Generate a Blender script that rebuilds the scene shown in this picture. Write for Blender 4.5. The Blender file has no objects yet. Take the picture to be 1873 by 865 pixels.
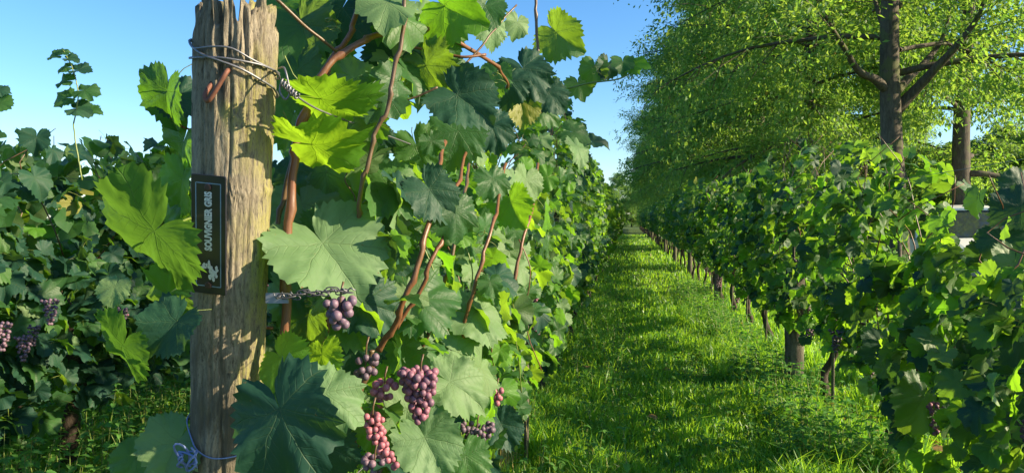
import bpy, math, random
import numpy as np
from mathutils import Vector, Matrix, noise, Euler
rng = np.random.default_rng(7); random.seed(7)
R = math.radians
S = bpy.context.scene
COL = S.collection
# ------------------------------------------------------------------ camera
F = 1340.0
CAM = Vector((0, 0, 1.4))
YAW, PITCH = 8.97, -1.47
cd = bpy.data.cameras.new('camera'); cam = bpy.data.objects.new('camera', cd); COL.objects.link(cam)
cam.location = CAM; cam.rotation_euler = (R(90+PITCH), 0, R(YAW))
cd.sensor_width = 36; cd.lens = F/1873*36; cd.clip_start = 0.05; cd.clip_end = 2000
S.camera = cam
CM = Euler((R(90+PITCH), 0, R(YAW))).to_matrix()
CR, CU, CB = CM.col[0].copy(), CM.col[1].copy(), CM.col[2].copy()
def at(u, v, d):
    u, v, d = float(u), float(v), float(d)
    return CAM + d*(-CB + (u-936.5)/F*CR + (432.5-v)/F*CU)
def proj(p):
    q = Vector(p)-CAM; d = -q.dot(CB)
    if d < 0.05: return (-999, -999, d)
    return (936.5+F*q.dot(CR)/d, 432.5-F*q.dot(CU)/d, d)
# ------------------------------------------------------------------ sky and sun
SUN_H, SUN_E = 91.0, 25.0
w = bpy.data.worlds.new("World"); S.world = w; w.use_nodes = True
nt = w.node_tree; bg = nt.nodes['Background']
sky = nt.nodes.new('ShaderNodeTexSky'); sky.sky_type = 'NISHITA'; sky.sun_disc = False
sky.sun_elevation = R(SUN_E); sky.sun_rotation = R(SUN_H); sky.air_density = 1.0; sky.dust_density = 0.5; sky.ozone_density = 4.0
hs = nt.nodes.new('ShaderNodeHueSaturation'); hs.inputs['Saturation'].default_value = 1.2; nt.links.new(sky.outputs[0], hs.inputs['Color'])
nt.links.new(hs.outputs[0], bg.inputs[0]); bg.inputs[1].default_value = 0.098
ld = bpy.data.lights.new('sun', 'SUN'); ld.energy = 5.0; ld.angle = R(0.55); ld.color = (1.0, 0.83, 0.56)
sun = bpy.data.objects.new('sun', ld); COL.objects.link(sun)
sd = Vector((math.sin(R(SUN_H))*math.cos(R(SUN_E)), math.cos(R(SUN_H))*math.cos(R(SUN_E)), math.sin(R(SUN_E))))
sun.rotation_euler = sd.to_track_quat('Z', 'Y').to_euler(); sun.location = (30, 0, 20)
S.view_settings.view_transform = 'Standard'; S.view_settings.look = 'None'
S.view_settings.exposure = 1.34; S.view_settings.gamma = 1.0
S.cycles.max_bounces = 6; S.cycles.transmission_bounces = 4; S.cycles.diffuse_bounces = 3; S.cycles.glossy_bounces = 2
S.cycles.transparent_max_bounces = 4
S.render.film_transparent = False

# ------------------------------------------------------------------ helpers
def mesh(name, verts, faces, mats=(), smooth=False, uv=None, midx=None):
    me = bpy.data.meshes.new(name)
    V = np.asarray(verts, dtype=np.float32)
    if isinstance(faces, np.ndarray):
        n, k = faces.shape
        me.vertices.add(len(V)); me.vertices.foreach_set('co', V.ravel())
        me.loops.add(n*k); me.loops.foreach_set('vertex_index', faces.astype(np.int32).ravel())
        me.polygons.add(n); me.polygons.foreach_set('loop_start', np.arange(0, n*k, k, dtype=np.int32))
        me.polygons.foreach_set('loop_total', np.full(n, k, dtype=np.int32))
        me.update(calc_edges=True)
    else:
        me.from_pydata([tuple(map(float, q)) for q in V], [], [tuple(int(i) for i in f) for f in faces]); me.update()
    for m in mats: me.materials.append(m)
    if smooth: me.polygons.foreach_set('use_smooth', np.ones(len(me.polygons), dtype=bool))
    if uv is not None:
        l = me.uv_layers.new(name='UVMap'); vi = np.zeros(len(me.loops), dtype=np.int32)
        me.loops.foreach_get('vertex_index', vi)
        l.data.foreach_set('uv', np.asarray(uv, dtype=np.float32)[vi].ravel())
    if midx is not None: me.polygons.foreach_set('material_index', np.asarray(midx, dtype=np.int32))
    return me
def link(name, me, parent=None, mat=None):
    o = bpy.data.objects.new(name, me); COL.objects.link(o)
    if parent is not None: o.parent = parent
    if mat is not None: o.matrix_basis = mat
    return o
def tag(o, label=None, cat=None, group=None, kind=None):
    if label: o['label'] = label
    if cat: o['category'] = cat
    if group: o['group'] = group
    if kind: o['kind'] = kind
    return o
def empty(name, loc, label, cat, group=None, rz=0):
    o = bpy.data.objects.new(name, None); COL.objects.link(o); o.location = loc; o.rotation_euler = (0, 0, rz)
    o.empty_display_size = 0.1
    return tag(o, label, cat, group)
class MB:
    def __init__(s): s.v = []; s.f = []; s.m = []; s.cur = 0
    def add(s, v, f):
        b = len(s.v); s.v += [tuple(q) for q in v]; s.f += [tuple(i+b for i in g) for g in f]; s.m += [s.cur]*len(f); return s
    def tube(s, pts, rad, n=8, cap=True):
        pts = [Vector(p) for p in pts]
        if not hasattr(rad, '__len__'): rad = [rad]*len(pts)
        vs = []; fs = []; up = Vector((0.31, 0.17, 0.93)); prev = None
        for i, p in enumerate(pts):
            t = (pts[min(i+1, len(pts)-1)]-pts[max(i-1, 0)])
            if t.length < 1e-9: t = Vector((0, 0, 1))
            t.normalize()
            if prev is None:
                a = t.cross(up if abs(t.dot(up)) < 0.95 else Vector((1, 0, 0))).normalized()
            else:
                a = (prev-t*prev.dot(t)).normalized()
            prev = a; b = t.cross(a)
            for k in range(n):
                c = 2*math.pi*k/n; vs.append(p+rad[i]*(a*math.cos(c)+b*math.sin(c)))
        for i in range(len(pts)-1):
            for k in range(n):
                fs.append((i*n+k, i*n+(k+1) % n, (i+1)*n+(k+1) % n, (i+1)*n+k))
        if cap: fs.append(tuple(range(n))[::-1]); fs.append(tuple((len(pts)-1)*n+k for k in range(n)))
        return s.add(vs, fs)
    def box(s, c, d, M=None):
        c = Vector(c); vs = []
        for x in (-1, 1):
            for y in (-1, 1):
                for z in (-1, 1):
                    q = Vector((x*d[0]/2, y*d[1]/2, z*d[2]/2)); vs.append(c+(M @ q if M else q))
        return s.add(vs, [(0, 1, 3, 2), (4, 6, 7, 5), (0, 4, 5, 1), (2, 3, 7, 6), (0, 2, 6, 4), (1, 5, 7, 3)])
    def me(s, name, mats, smooth=True): return mesh(name, s.v, s.f, mats, smooth, midx=s.m)
def smooth_pts(P, n=6):
    P = [Vector(p) for p in P]; Q = []
    E = [P[0]*2-P[1]]+P+[P[-1]*2-P[-2]]
    for i in range(1, len(E)-2):
        a, b, c, d = E[i-1:i+3]
        for k in range(n):
            t = k/n; Q.append(0.5*((2*b)+(c-a)*t+(2*a-5*b+4*c-d)*t*t+(3*b-a-3*c+d)*t**3))
    Q.append(P[-1]); return Q
def lerp_r(r0, r1, n): return [r0+(r1-r0)*i/max(1, n-1) for i in range(n)]

# ------------------------------------------------------------------ materials
class NG:
    def __init__(s, name):
        s.m = bpy.data.materials.new(name); s.m.use_nodes = True; s.t = s.m.node_tree; s.t.nodes.clear()
        s.out = s.n('ShaderNodeOutputMaterial')
    def n(s, typ, **kw):
        x = s.t.nodes.new(typ)
        for k, v in kw.items(): setattr(x, k, v)
        return x
    def put(s, inp, v):
        if hasattr(v, 'is_output') or isinstance(v, bpy.types.NodeSocket): s.t.links.new(v, inp)
        else:
            if isinstance(v, (tuple, list)) and len(v) == 3 and inp.type == 'RGBA': v = (*v, 1)
            inp.default_value = v
    def math(s, op, a, b=0.0, c=None, clamp=False):
        x = s.n('ShaderNodeMath', operation=op); x.use_clamp = clamp; s.put(x.inputs[0], a); s.put(x.inputs[1], b)
        if c is not None: s.put(x.inputs[2], c)
        return x.outputs[0]
    def mix(s, f, a, b, blend='MIX'):
        x = s.n('ShaderNodeMix', data_type='RGBA', blend_type=blend)
        s.put(x.inputs[0], f); s.put(x.inputs[6], a); s.put(x.inputs[7], b); return x.outputs[2]
    def ramp(s, f, stops):
        x = s.n('ShaderNodeValToRGB'); e = x.color_ramp.elements
        while len(e) < len(stops): e.new(0.5)
        for q, (p, c) in zip(e, stops): q.position = p; q.color = (*c, 1) if len(c) == 3 else c
        s.put(x.inputs[0], f); return x.outputs[0]
    def noise(s, vec, scale, detail=4, rough=0.55, dist=0.0):
        x = s.n('ShaderNodeTexNoise'); s.put(x.inputs['Scale'], scale); x.inputs['Detail'].default_value = detail
        x.inputs['Roughness'].default_value = rough; x.inputs['Distortion'].default_value = dist
        if vec is not None: s.put(x.inputs['Vector'], vec)
        return x.outputs[0]
    def mapping(s, vec, scale):
        x = s.n('ShaderNodeMapping'); s.put(x.inputs[0], vec); x.inputs['Scale'].default_value = scale; return x.outputs[0]
    def bump(s, h, strength=0.3, dist=0.01):
        x = s.n('ShaderNodeBump'); x.inputs['Strength'].default_value = strength; x.inputs['Distance'].default_value = dist
        s.put(x.inputs['Height'], h); return x.outputs[0]
    def principled(s, color, rough=0.6, normal=None, metal=0.0, spec=0.5, **kw):
        x = s.n('ShaderNodeBsdfPrincipled'); s.put(x.inputs['Base Color'], color); s.put(x.inputs['Roughness'], rough)
        x.inputs['Metallic'].default_value = metal; s.put(x.inputs['Specular IOR Level'], spec)
        for k, v in kw.items(): s.put(x.inputs[k], v)
        if normal is not None: s.put(x.inputs['Normal'], normal)
        return x.outputs[0]
    def done(s, sh): s.t.links.new(sh, s.out.inputs[0]); return s.m

def simple(name, color, rough=0.6, metal=0.0, nscale=30, var=0.35, bump=0.2, bd=0.002, spec=0.5):
    g = NG(name); tc = g.n('ShaderNodeTexCoord').outputs['Object']
    n = g.noise(tc, nscale, 5)
    c = g.mix(n, tuple(x*(1-var) for x in color), tuple(min(1, x*(1+var)) for x in color))
    return g.done(g.principled(c, rough, g.bump(n, bump, bd), metal, spec))

def leaf_mat(name, up_a, up_b, under, trans, tf=0.42, veins=True, rough=0.42, odd=0.03, oddcol=(0.35, 0.20, 0.03), spec=0.40, dirt=True):
    g = NG(name)
    oi = g.n('ShaderNodeObjectInfo').outputs['Random']; geo = g.n('ShaderNodeNewGeometry')
    rnd = g.math('FRACT', g.math('ADD', oi, geo.outputs['Random Per Island']))
    rnd2 = g.math('FRACT', g.math('MULTIPLY', rnd, 17.31))
    rnd3 = g.math('FRACT', g.math('MULTIPLY', rnd, 71.7))
    uv0 = g.n('ShaderNodeUVMap').outputs[0]
    wob = g.n('ShaderNodeTexNoise'); g.put(wob.inputs['Vector'], uv0); wob.inputs['Scale'].default_value = 2.3; wob.inputs['Detail'].default_value = 2
    vs_ = g.n('ShaderNodeVectorMath', operation='SUBTRACT'); g.put(vs_.inputs[0], wob.outputs['Color']); vs_.inputs[1].default_value = (0.5, 0.5, 0.5)
    vm_ = g.n('ShaderNodeVectorMath', operation='MULTIPLY_ADD'); g.put(vm_.inputs[0], vs_.outputs[0]); vm_.inputs[1].default_value = (0.16, 0.16, 0.16); g.put(vm_.inputs[2], uv0)
    uv = vm_.outputs[0]
    base = g.mix(rnd, up_a, up_b)
    under_c = g.mix(rnd2, under, tuple(x*1.25 for x in under))
    col = g.mix(geo.outputs['Backfacing'], base, under_c)
    tcol = g.mix(rnd2, trans, tuple(x*y for x, y in zip(trans, (0.55, 0.8, 0.6))))
    oddm = g.math('LESS_THAN', rnd3, odd)
    col = g.mix(g.math('MULTIPLY', oddm, 0.8), col, oddcol)
    normal = None
    if veins:
        sp = g.n('ShaderNodeSeparateXYZ'); g.put(sp.inputs[0], uv)
        x = g.math('ABSOLUTE', sp.outputs[0]); y = sp.outputs[1]
        v = None; crease = None
        for a, wd in ((0, 0.012), (52, 0.010), (106, 0.009)):
            ca, sa = math.cos(R(a)), math.sin(R(a))
            d = g.math('ABSOLUTE', g.math('SUBTRACT', g.math('MULTIPLY', x, ca), g.math('MULTIPLY', y, sa)))
            al = g.math('ADD', g.math('MULTIPLY', x, sa), g.math('MULTIPLY', y, ca))
            t = g.math('SUBTRACT', 1.0, g.math('DIVIDE', d, wd), clamp=True)
            t = g.math('MULTIPLY', t, g.math('GREATER_THAN', al, 0.0))
            v = t if v is None else g.math('MAXIMUM', v, t)
            c = g.math('SUBTRACT', 1.0, g.math('MULTIPLY', d, 7.0), clamp=True)
            crease = c if crease is None else g.math('MAXIMUM', crease, c)
            # side veins of that main vein
            ph = g.math('FRACT', g.math('MULTIPLY', g.math('SUBTRACT', al, g.math('MULTIPLY', d, 0.8)), 7.5))
            st = g.math('SUBTRACT', 1.0, g.math('MULTIPLY', g.math('ABSOLUTE', g.math('SUBTRACT', ph, 0.5)), 11.0), clamp=True)
            nearm = g.math('SUBTRACT', 1.0, g.math('MULTIPLY', d, 4.2), clamp=True)
            st = g.math('MULTIPLY', g.math('MULTIPLY', st, nearm), 0.55)
            v = g.math('MAXIMUM', v, g.math('MULTIPLY', st, g.math('GREATER_THAN', al, 0.05)))
        vb = g.mix(g.math('MULTIPLY', v, 0.30), col, (0.15, 0.22, 0.08))
        col = vb
        tcol = g.mix(g.math('MULTIPLY', v, 0.4), tcol, tuple(x*0.35 for x in trans))
        cell = g.n('ShaderNodeTexVoronoi'); g.put(cell.inputs['Vector'], uv); cell.inputs['Scale'].default_value = 16
        h = g.math('SUBTRACT', g.math('MULTIPLY', g.math('SUBTRACT', 1.0, cell.outputs[0]), 0.22), g.math('ADD', v, g.math('MULTIPLY', crease, 0.3)))
        normal = g.bump(h, 0.42, 0.003)
    if dirt:
        tc = g.n('ShaderNodeTexCoord').outputs['Object']
        blot = g.noise(uv, 3.2, 5, 0.6)
        col = g.mix(g.math('MULTIPLY', blot, 0.5), col, g.mix(1.0, col, (1.5, 1.45, 1.2), 'MULTIPLY'))
        spots = g.math('GREATER_THAN', g.noise(uv, 11, 2), 0.735)
        col = g.mix(g.math('MULTIPLY', spots, g.math('GREATER_THAN', rnd2, 0.6)), col, (0.16, 0.09, 0.035))
    rn = g.math('ADD', rough, g.math('MULTIPLY', g.noise(uv0, 5, 4), 0.22))
    pr = g.principled(col, rn, normal, 0, spec)
    tr = g.n('ShaderNodeBsdfTranslucent'); g.put(tr.inputs[0], tcol)
    if normal is not None: g.put(tr.inputs[1], normal)
    mx = g.n('ShaderNodeMixShader'); mx.inputs[0].default_value = tf
    g.t.links.new(pr, mx.inputs[1]); g.t.links.new(tr.outputs[0], mx.inputs[2])
    return g.done(mx.outputs[0])

M = {}
M['leaf'] = leaf_mat('vine_leaf', (0.022, 0.075, 0.028), (0.050, 0.130, 0.032), (0.075, 0.125, 0.055), (0.34, 0.58, 0.03), 0.40, rough=0.40, odd=0.01, oddcol=(0.22, 0.21, 0.03))
M['leaf_pale'] = leaf_mat('vine_leaf_pale', (0.105, 0.195, 0.085), (0.135, 0.215, 0.095), (0.16, 0.23, 0.12), (0.32, 0.58, 0.05), 0.34, rough=0.5, odd=0.0)  # paler leaf copy, grazing sun glare put into its upper colour
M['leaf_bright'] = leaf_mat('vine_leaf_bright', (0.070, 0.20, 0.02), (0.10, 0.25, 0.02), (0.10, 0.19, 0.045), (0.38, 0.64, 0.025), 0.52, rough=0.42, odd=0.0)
M['leaf_dark'] = leaf_mat('vine_leaf_dark', (0.011, 0.046, 0.032), (0.018, 0.060, 0.034), (0.040, 0.080, 0.045), (0.14, 0.30, 0.03), 0.22, rough=0.45, odd=0.0, spec=0.25)  # darker leaf copy, shade inside and under the rows put into its colour
M['leaf_glow'] = leaf_mat('vine_leaf_glow', (0.050, 0.15, 0.02), (0.075, 0.18, 0.02), (0.13, 0.22, 0.05), (0.20, 0.34, 0.035), 0.46, rough=0.5, odd=0.0, spec=0.25)
M['tree_leaf'] = leaf_mat('oak_leaf', (0.040, 0.130, 0.046), (0.075, 0.185, 0.050), (0.085, 0.165, 0.07), (0.42, 0.60, 0.07), 0.50, veins=False, rough=0.45, odd=0.004, oddcol=(0.5, 0.14, 0.02), dirt=False)
M['weed_leaf'] = leaf_mat('weed_leaf', (0.065, 0.19, 0.040), (0.11, 0.26, 0.045), (0.10, 0.18, 0.06), (0.28, 0.60, 0.05), 0.4, veins=False, rough=0.5, odd=0.01, dirt=False)
M['dead_leaf'] = leaf_mat('fallen_leaf', (0.20, 0.11, 0.045), (0.30, 0.17, 0.06), (0.22, 0.14, 0.07), (0.4, 0.22, 0.05), 0.2, rough=0.7, odd=0.0)
def grass_mat(name, a, b, tr_, odd):
    g = NG(name); geo = g.n('ShaderNodeNewGeometry'); r = geo.outputs['Random Per Island']
    tc = g.n('ShaderNodeTexCoord').outputs['Object']
    n = g.noise(tc, 0.9, 3)
    r2 = g.math('ADD', g.math('MULTIPLY', r, 0.65), g.math('MULTIPLY', n, 0.35))
    c = g.mix(r2, a, b); c = g.mix(g.math('LESS_THAN', g.math('FRACT', g.math('MULTIPLY', r, 37.7)), odd), c, (0.34, 0.28, 0.12))
    pr = g.principled(c, 0.42, None, 0, 0.5); t = g.n('ShaderNodeBsdfTranslucent'); g.put(t.inputs[0], tr_)
    mx = g.n('ShaderNodeMixShader'); mx.inputs[0].default_value = 0.42
    g.t.links.new(pr, mx.inputs[1]); g.t.links.new(t.outputs[0], mx.inputs[2]); return g.done(mx.outputs[0])
M['grass'] = grass_mat('grass_blade', (0.040, 0.155, 0.026), (0.105, 0.26, 0.034), (0.50, 0.86, 0.04), 0.02)
M['straw'] = grass_mat('straw', (0.36, 0.29, 0.12), (0.48, 0.38, 0.16), (0.5, 0.38, 0.12), 0.0)
def ground_mat():
    g = NG('meadow_soil'); tc = g.n('ShaderNodeTexCoord').outputs['Object']
    n1 = g.noise(tc, 1.3, 6); n2 = g.noise(tc, 22, 6, 0.7)
    c = g.mix(n1, (0.028, 0.065, 0.014), (0.075, 0.155, 0.024)); c = g.mix(g.math('MULTIPLY', n2, 0.55), c, (0.085, 0.075, 0.03))
    return g.done(g.principled(c, 0.9, g.bump(n2, 0.9, 0.03), 0, 0.2))
M['ground'] = ground_mat()
def bark_mat(name, a, b, sc=(9, 9, 2), bs=0.9, bd=0.012, moss=None):
    g = NG(name); tc = g.n('ShaderNodeTexCoord').outputs['Object']; mp = g.mapping(tc, sc)
    n = g.noise(mp, 3.0, 7, 0.7, 0.6); c = g.ramp(n, [(0.28, a), (0.7, b)])
    if moss: c = g.mix(g.math('MULTIPLY', g.math('GREATER_THAN', g.noise(tc, 4, 4), 0.55), 0.55), c, moss)
    return g.done(g.principled(c, 0.85, g.bump(n, bs, bd), 0, 0.25))
M['bark'] = bark_mat('tree_bark', (0.035, 0.028, 0.022), (0.13, 0.11, 0.085), moss=(0.10, 0.12, 0.04))
M['vine_bark'] = bark_mat('vine_bark', (0.018, 0.014, 0.011), (0.095, 0.072, 0.055), (25, 25, 5), 1.0, 0.01)
def cane_mat(name, a, b):
    g = NG(name); tc = g.n('ShaderNodeTexCoord').outputs['Object']
    n = g.noise(g.mapping(tc, (60, 60, 9)), 2.2, 5, 0.6); n2 = g.noise(tc, 7, 3)
    c = g.mix(n, a, b); c = g.mix(g.math('MULTIPLY', n2, 0.4), c, (0.10, 0.13, 0.045))
    return g.done(g.principled(c, 0.42, g.bump(n, 0.5, 0.002), 0, 0.5))
M['cane'] = cane_mat('cane_red', (0.085, 0.024, 0.012), (0.25, 0.082, 0.038))
M['cane_dark'] = cane_mat('cane_brown', (0.07, 0.03, 0.02), (0.17, 0.08, 0.045))
M['shoot'] = cane_mat('green_shoot', (0.10, 0.17, 0.03), (0.22, 0.26, 0.05))
def wood_mat(name, base, moss, stain_z=None):
    g = NG(name); tc = g.n('ShaderNodeTexCoord').outputs['Object']
    fib = g.noise(g.mapping(tc, (170, 170, 34)), 1.0, 9, 0.75, 0.4)
    big = g.noise(g.mapping(tc, (36, 36, 8)), 1.0, 6, 0.7, 0.6)
    blot = g.noise(tc, 7.5, 5, 0.6)
    c = g.ramp(fib, [(0.34, tuple(x*0.16 for x in base)), (0.45, tuple(x*0.7 for x in base)), (0.62, base), (0.8, tuple(x*1.5 for x in base))])
    c = g.mix(g.ramp(big, [(0.30, (0.8,)*3), (0.42, (0.0,)*3)]), c, (0.065, 0.045, 0.028))
    sx_ = g.n('ShaderNodeSeparateXYZ'); g.put(sx_.inputs[0], tc)
    mo = g.math('MULTIPLY', g.ramp(g.math('ADD', blot, g.math('MULTIPLY', sx_.outputs[0], 2.2)), [(0.46, (0, 0, 0)), (0.62, (1, 1, 1))]), 0.7)
    grain = g.ramp(fib, [(0.40, (0, 0, 0)), (0.56, (1, 1, 1))])
    c = g.mix(g.math('MULTIPLY', mo, grain), c, moss)
    fine = g.noise(g.mapping(tc, (420, 420, 120)), 1.0, 6, 0.8)
    c = g.mix(g.ramp(fine, [(0.36, (0.6,)*3), (0.48, (0, 0, 0))]), c, (0.05, 0.038, 0.026))
    dk = g.ramp(g.noise(g.mapping(tc, (16, 16, 3.4)), 1.0, 4), [(0.47, (0, 0, 0)), (0.58, (1, 1, 1))])
    if stain_z:
        sp = g.n('ShaderNodeSeparateXYZ'); g.put(sp.inputs[0], tc)
        zz = g.math('SUBTRACT', 1.0, g.math('DIVIDE', g.math('ABSOLUTE', g.math('SUBTRACT', sp.outputs[2], stain_z)), 0.33), clamp=True)
        dk = g.math('MULTIPLY', dk, g.math('ADD', 0.35, g.math('MULTIPLY', zz, 1.4)), clamp=True)
    c = g.mix(g.math('MULTIPLY', dk, 0.85), c, tuple(x*0.27 for x in base))
    h = g.math('ADD', g.math('MULTIPLY', fib, 0.6), g.math('MULTIPLY', big, 0.9))
    return g.done(g.principled(c, 0.82, g.bump(h, 1.0, 0.008), 0, 0.25))
M['post_wood'] = wood_mat('weathered_post_wood', (0.37, 0.32, 0.24), (0.31, 0.30, 0.05), 0.98)
M['stake_wood'] = wood_mat('stake_wood', (0.21, 0.18, 0.15), (0.13, 0.14, 0.06))
M['wire'] = simple('galvanised_wire', (0.20, 0.20, 0.22), 0.5, 0.7, 200, 0.35)
M['rust'] = simple('rusty_iron', (0.17, 0.07, 0.045), 0.7, 0.3, 120, 0.5)
M['twine'] = simple('blue_twine', (0.16, 0.22, 0.42), 0.7, 0, 200, 0.3)
M['plate'] = simple('black_plastic_plate', (0.014, 0.015, 0.024), 0.28, 0, 60, 0.3, 0.05, spec=0.5)
M['print'] = simple('silver_print', (0.55, 0.56, 0.62), 0.5, 0, 260, 0.35, 0.05)
M['border'] = simple('border_print', (0.16, 0.24, 0.36), 0.35, 0, 90, 0.5, 0.05)
M['screw'] = simple('dark_screw', (0.06, 0.035, 0.035), 0.55, 0.4, 90, 0.4)
M['chain'] = simple('dull_chain', (0.10, 0.10, 0.11), 0.65, 0.4, 200, 0.4)
M['bracket'] = simple('zinc_bracket', (0.25, 0.27, 0.33), 0.5, 0.6, 90, 0.3)
def grape_mat(name, a, b):
    g = NG(name); oi = g.n('ShaderNodeObjectInfo').outputs['Random']; geo = g.n('ShaderNodeNewGeometry')
    r = g.math('FRACT', g.math('ADD', oi, geo.outputs['Random Per Island'])); tc = g.n('ShaderNodeTexCoord').outputs['Object']
    c = g.mix(r, a, b); bl = g.noise(tc, 130, 4, 0.6)
    c = g.mix(g.math('MULTIPLY', bl, 0.45), c, (0.36, 0.27, 0.36))
    return g.done(g.principled(c, g.math('ADD', 0.38, g.math('MULTIPLY', bl, 0.35)), None, 0, 0.5, **{'Subsurface Weight': 0.12, 'Subsurface Scale': 0.004}))
M['grape'] = grape_mat('grape_skin', (0.07, 0.016, 0.040), (0.21, 0.040, 0.065))
M['grape_red'] = grape_mat('grape_skin_red', (0.22, 0.032, 0.045), (0.38, 0.08, 0.09))
M['grape_dark'] = grape_mat('grape_skin_dark', (0.02, 0.014, 0.022), (0.07, 0.028, 0.045))
M['grape_grey'] = grape_mat('grape_skin_grey', (0.07, 0.038, 0.065), (0.14, 0.07, 0.10))

# ------------------------------------------------------------------ the setting: ground
def build_ground():
    n = 60; xs = np.concatenate([-np.geomspace(1500, 4, 22), np.linspace(-3.5, 4, 30), np.geomspace(4.5, 1500, 22)])
    ys = np.concatenate([-np.geomspace(500, 2, 10), np.linspace(-1.5, 14, 60), np.geomspace(14.5, 2000, 32)])
    V = []
    for y in ys:
        for x in xs:
            z = 0.03*noise.noise(Vector((x*0.8, y*0.8, 0)))+0.015*noise.noise(Vector((x*3, y*3, 4))) if abs(x) < 40 and y < 60 else 0
            V.append((x, y, z))
    nx = len(xs); F_ = [(j*nx+i, j*nx+i+1, (j+1)*nx+i+1, (j+1)*nx+i) for j in range(len(ys)-1) for i in range(nx-1)]
    o = link('ground', mesh('ground', V, F_, [M['ground']], True)); tag(o, kind='structure')
build_ground()

# ------------------------------------------------------------------ leaf meshes
def leaf_r(th, var, teeth, amp):
    a = abs(th)*180/math.pi
    ks = [(0, 1.0), (12, 0.93), (27, 0.90-var*0.12), (44, 0.88), (56, 0.90), (68, 0.85), (84, 0.81-var*0.12), (103, 0.79), (118, 0.77), (138, 0.69), (158, 0.60), (172, 0.38), (180, 0.12)]
    r = np.interp(a, [k[0] for k in ks], [k[1] for k in ks])
    if teeth and a < 165: r += amp*(1 if teeth % 2 else -0.6)
    return r
def leaf_geo(seed, npts, rings, petiole=True, curl=1.0, ragged=True):
    rs = np.random.default_rng(seed); var = rs.random()
    ph = rs.random(4)*6.28; fold = (0.05+0.38*rs.random())*curl; droop = (0.12+0.40*rs.random())*curl; wav = (0.06+0.10*rs.random())*curl
    twist = (rs.random()-0.5)*0.35*curl; asym = 1+(rs.random()-0.5)*0.16
    V = [(0, 0, 0)]; Fc = []; mi = []
    def zf(x, y):
        r = math.hypot(x, y); th = math.atan2(x, y)
        z = 0.020*math.sin(19*x+ph[2])*math.sin(17*y+ph[3])*min(1, r*2)+fold*abs(x)*0.7-droop*(y*y if y > 0 else 0.4*y*y)-0.35*droop*x*x+wav*math.sin(5*th+ph[0])*r*r+0.6*wav*math.sin(11*th+ph[1])*r**3+twist*x*y
        return z
    ths = [-math.pi+2*math.pi*(k+0.5)/npts for k in range(npts)]
    out = []
    for k, th in enumerate(ths):
        r = leaf_r(th, var, k+1 if ragged else 0, 0.035+0.03*rs.random())*(1+0.03*rs.standard_normal())
        out.append((r*math.sin(th)*(asym if th > 0 else 1/asym)*0.98, r*math.cos(th)))
    for f in rings:
        for x, y in out:
            s = f
            V.append((x*s, y*s, zf(x*s, y*s)))
    n = npts
    for k in range(n-1): Fc.append((0, 1+k+1, 1+k))
    for i in range(len(rings)-1):
        a = 1+i*n; b = a+n
        for k in range(n-1): Fc.append((a+k, a+k+1, b+k+1)); Fc.append((a+k, b+k+1, b+k))
    mi = [0]*len(Fc)
    if petiole:
        pts = [Vector((0, 0.02, -0.01)), Vector((0.02, -0.28, -0.12)), Vector((0.0, -0.55, -0.34)), Vector((-0.05, -0.75, -0.62))]
        b = len(V)
        for p, rr in zip(pts, (0.016, 0.014, 0.015, 0.022)):
            for k in range(3): V.append((p.x+rr*math.cos(k*2.094), p.y, p.z+rr*math.sin(k*2.094)))
        for i in range(3):
            for k in range(3):
                a = b+i*3; Fc.append((a+k, a+(k+1) % 3, a+3+(k+1) % 3)); Fc.append((a+k, a+3+(k+1) % 3, a+3+k))
                mi += [1, 1]
    V = np.array(V, dtype=np.float32)
    return V, np.array(Fc, dtype=np.int32), np.array(mi)
def leaf_mesh(name, seed, npts, rings, mat, curl=1.0, pet=True):
    V, Fc, mi = leaf_geo(seed, npts, rings, pet, curl)
    # orientation so +Z is the upper face
    me = mesh(name, V, Fc, [M[mat], M['shoot']], True, uv=V[:, :2], midx=mi)
    if me.polygons[0].normal.z < 0: me.flip_normals()
    return me
HERO = {m: [leaf_mesh('leaf_detailed_'+m, 10+s, 76, (0.16, 0.32, 0.48, 0.64, 0.8, 0.91, 1.0), m) for s in range(9)] for m in ('leaf', 'leaf_pale', 'leaf_bright', 'leaf_dark')}
HERO['bare'] = [leaf_mesh('leaf_detailed_without_stalk', 10+s, 76, (0.16, 0.32, 0.48, 0.64, 0.8, 0.91, 1.0), 'leaf_glow', 1.15, False) for s in range(9)]
MID = {m: [leaf_mesh('leaf_plain_'+m, 40+s, 44, (0.5, 1.0), m, 1.25) for s in range(7)] for m in ('leaf', 'leaf_pale', 'leaf_bright', 'leaf_dark')}
LOWS = [leaf_geo(70+s, 14, (1.0,), False, 1.3, False) for s in range(4)]

def frame(normal, tip):
    z = Vector(normal).normalized(); y = Vector(tip); y = y-z*y.dot(z)
    if y.length < 1e-4: y = z.orthogonal()
    y.normalize(); x = y.cross(z)
    return Matrix((x, y, z)).transposed()
def mat4(rot, loc, s): return Matrix.Translation(loc) @ rot.to_4x4() @ Matrix.Scale(s, 4)
def merge_low(mats):
    Vs = []; Fs = []; UV = []; b = 0
    for i, m in enumerate(mats):
        V, Fc, _ = LOWS[i % 4]; A = np.array(m, dtype=np.float32)
        Vs.append(V @ A[:3, :3].T+A[:3, 3]); Fs.append(Fc+b); UV.append(V[:, :2]); b += len(V)
    me = mesh('leaf_mass', np.concatenate(Vs), np.concatenate(Fs), [M['leaf']], True, uv=np.concatenate(UV))
    return me

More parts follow.
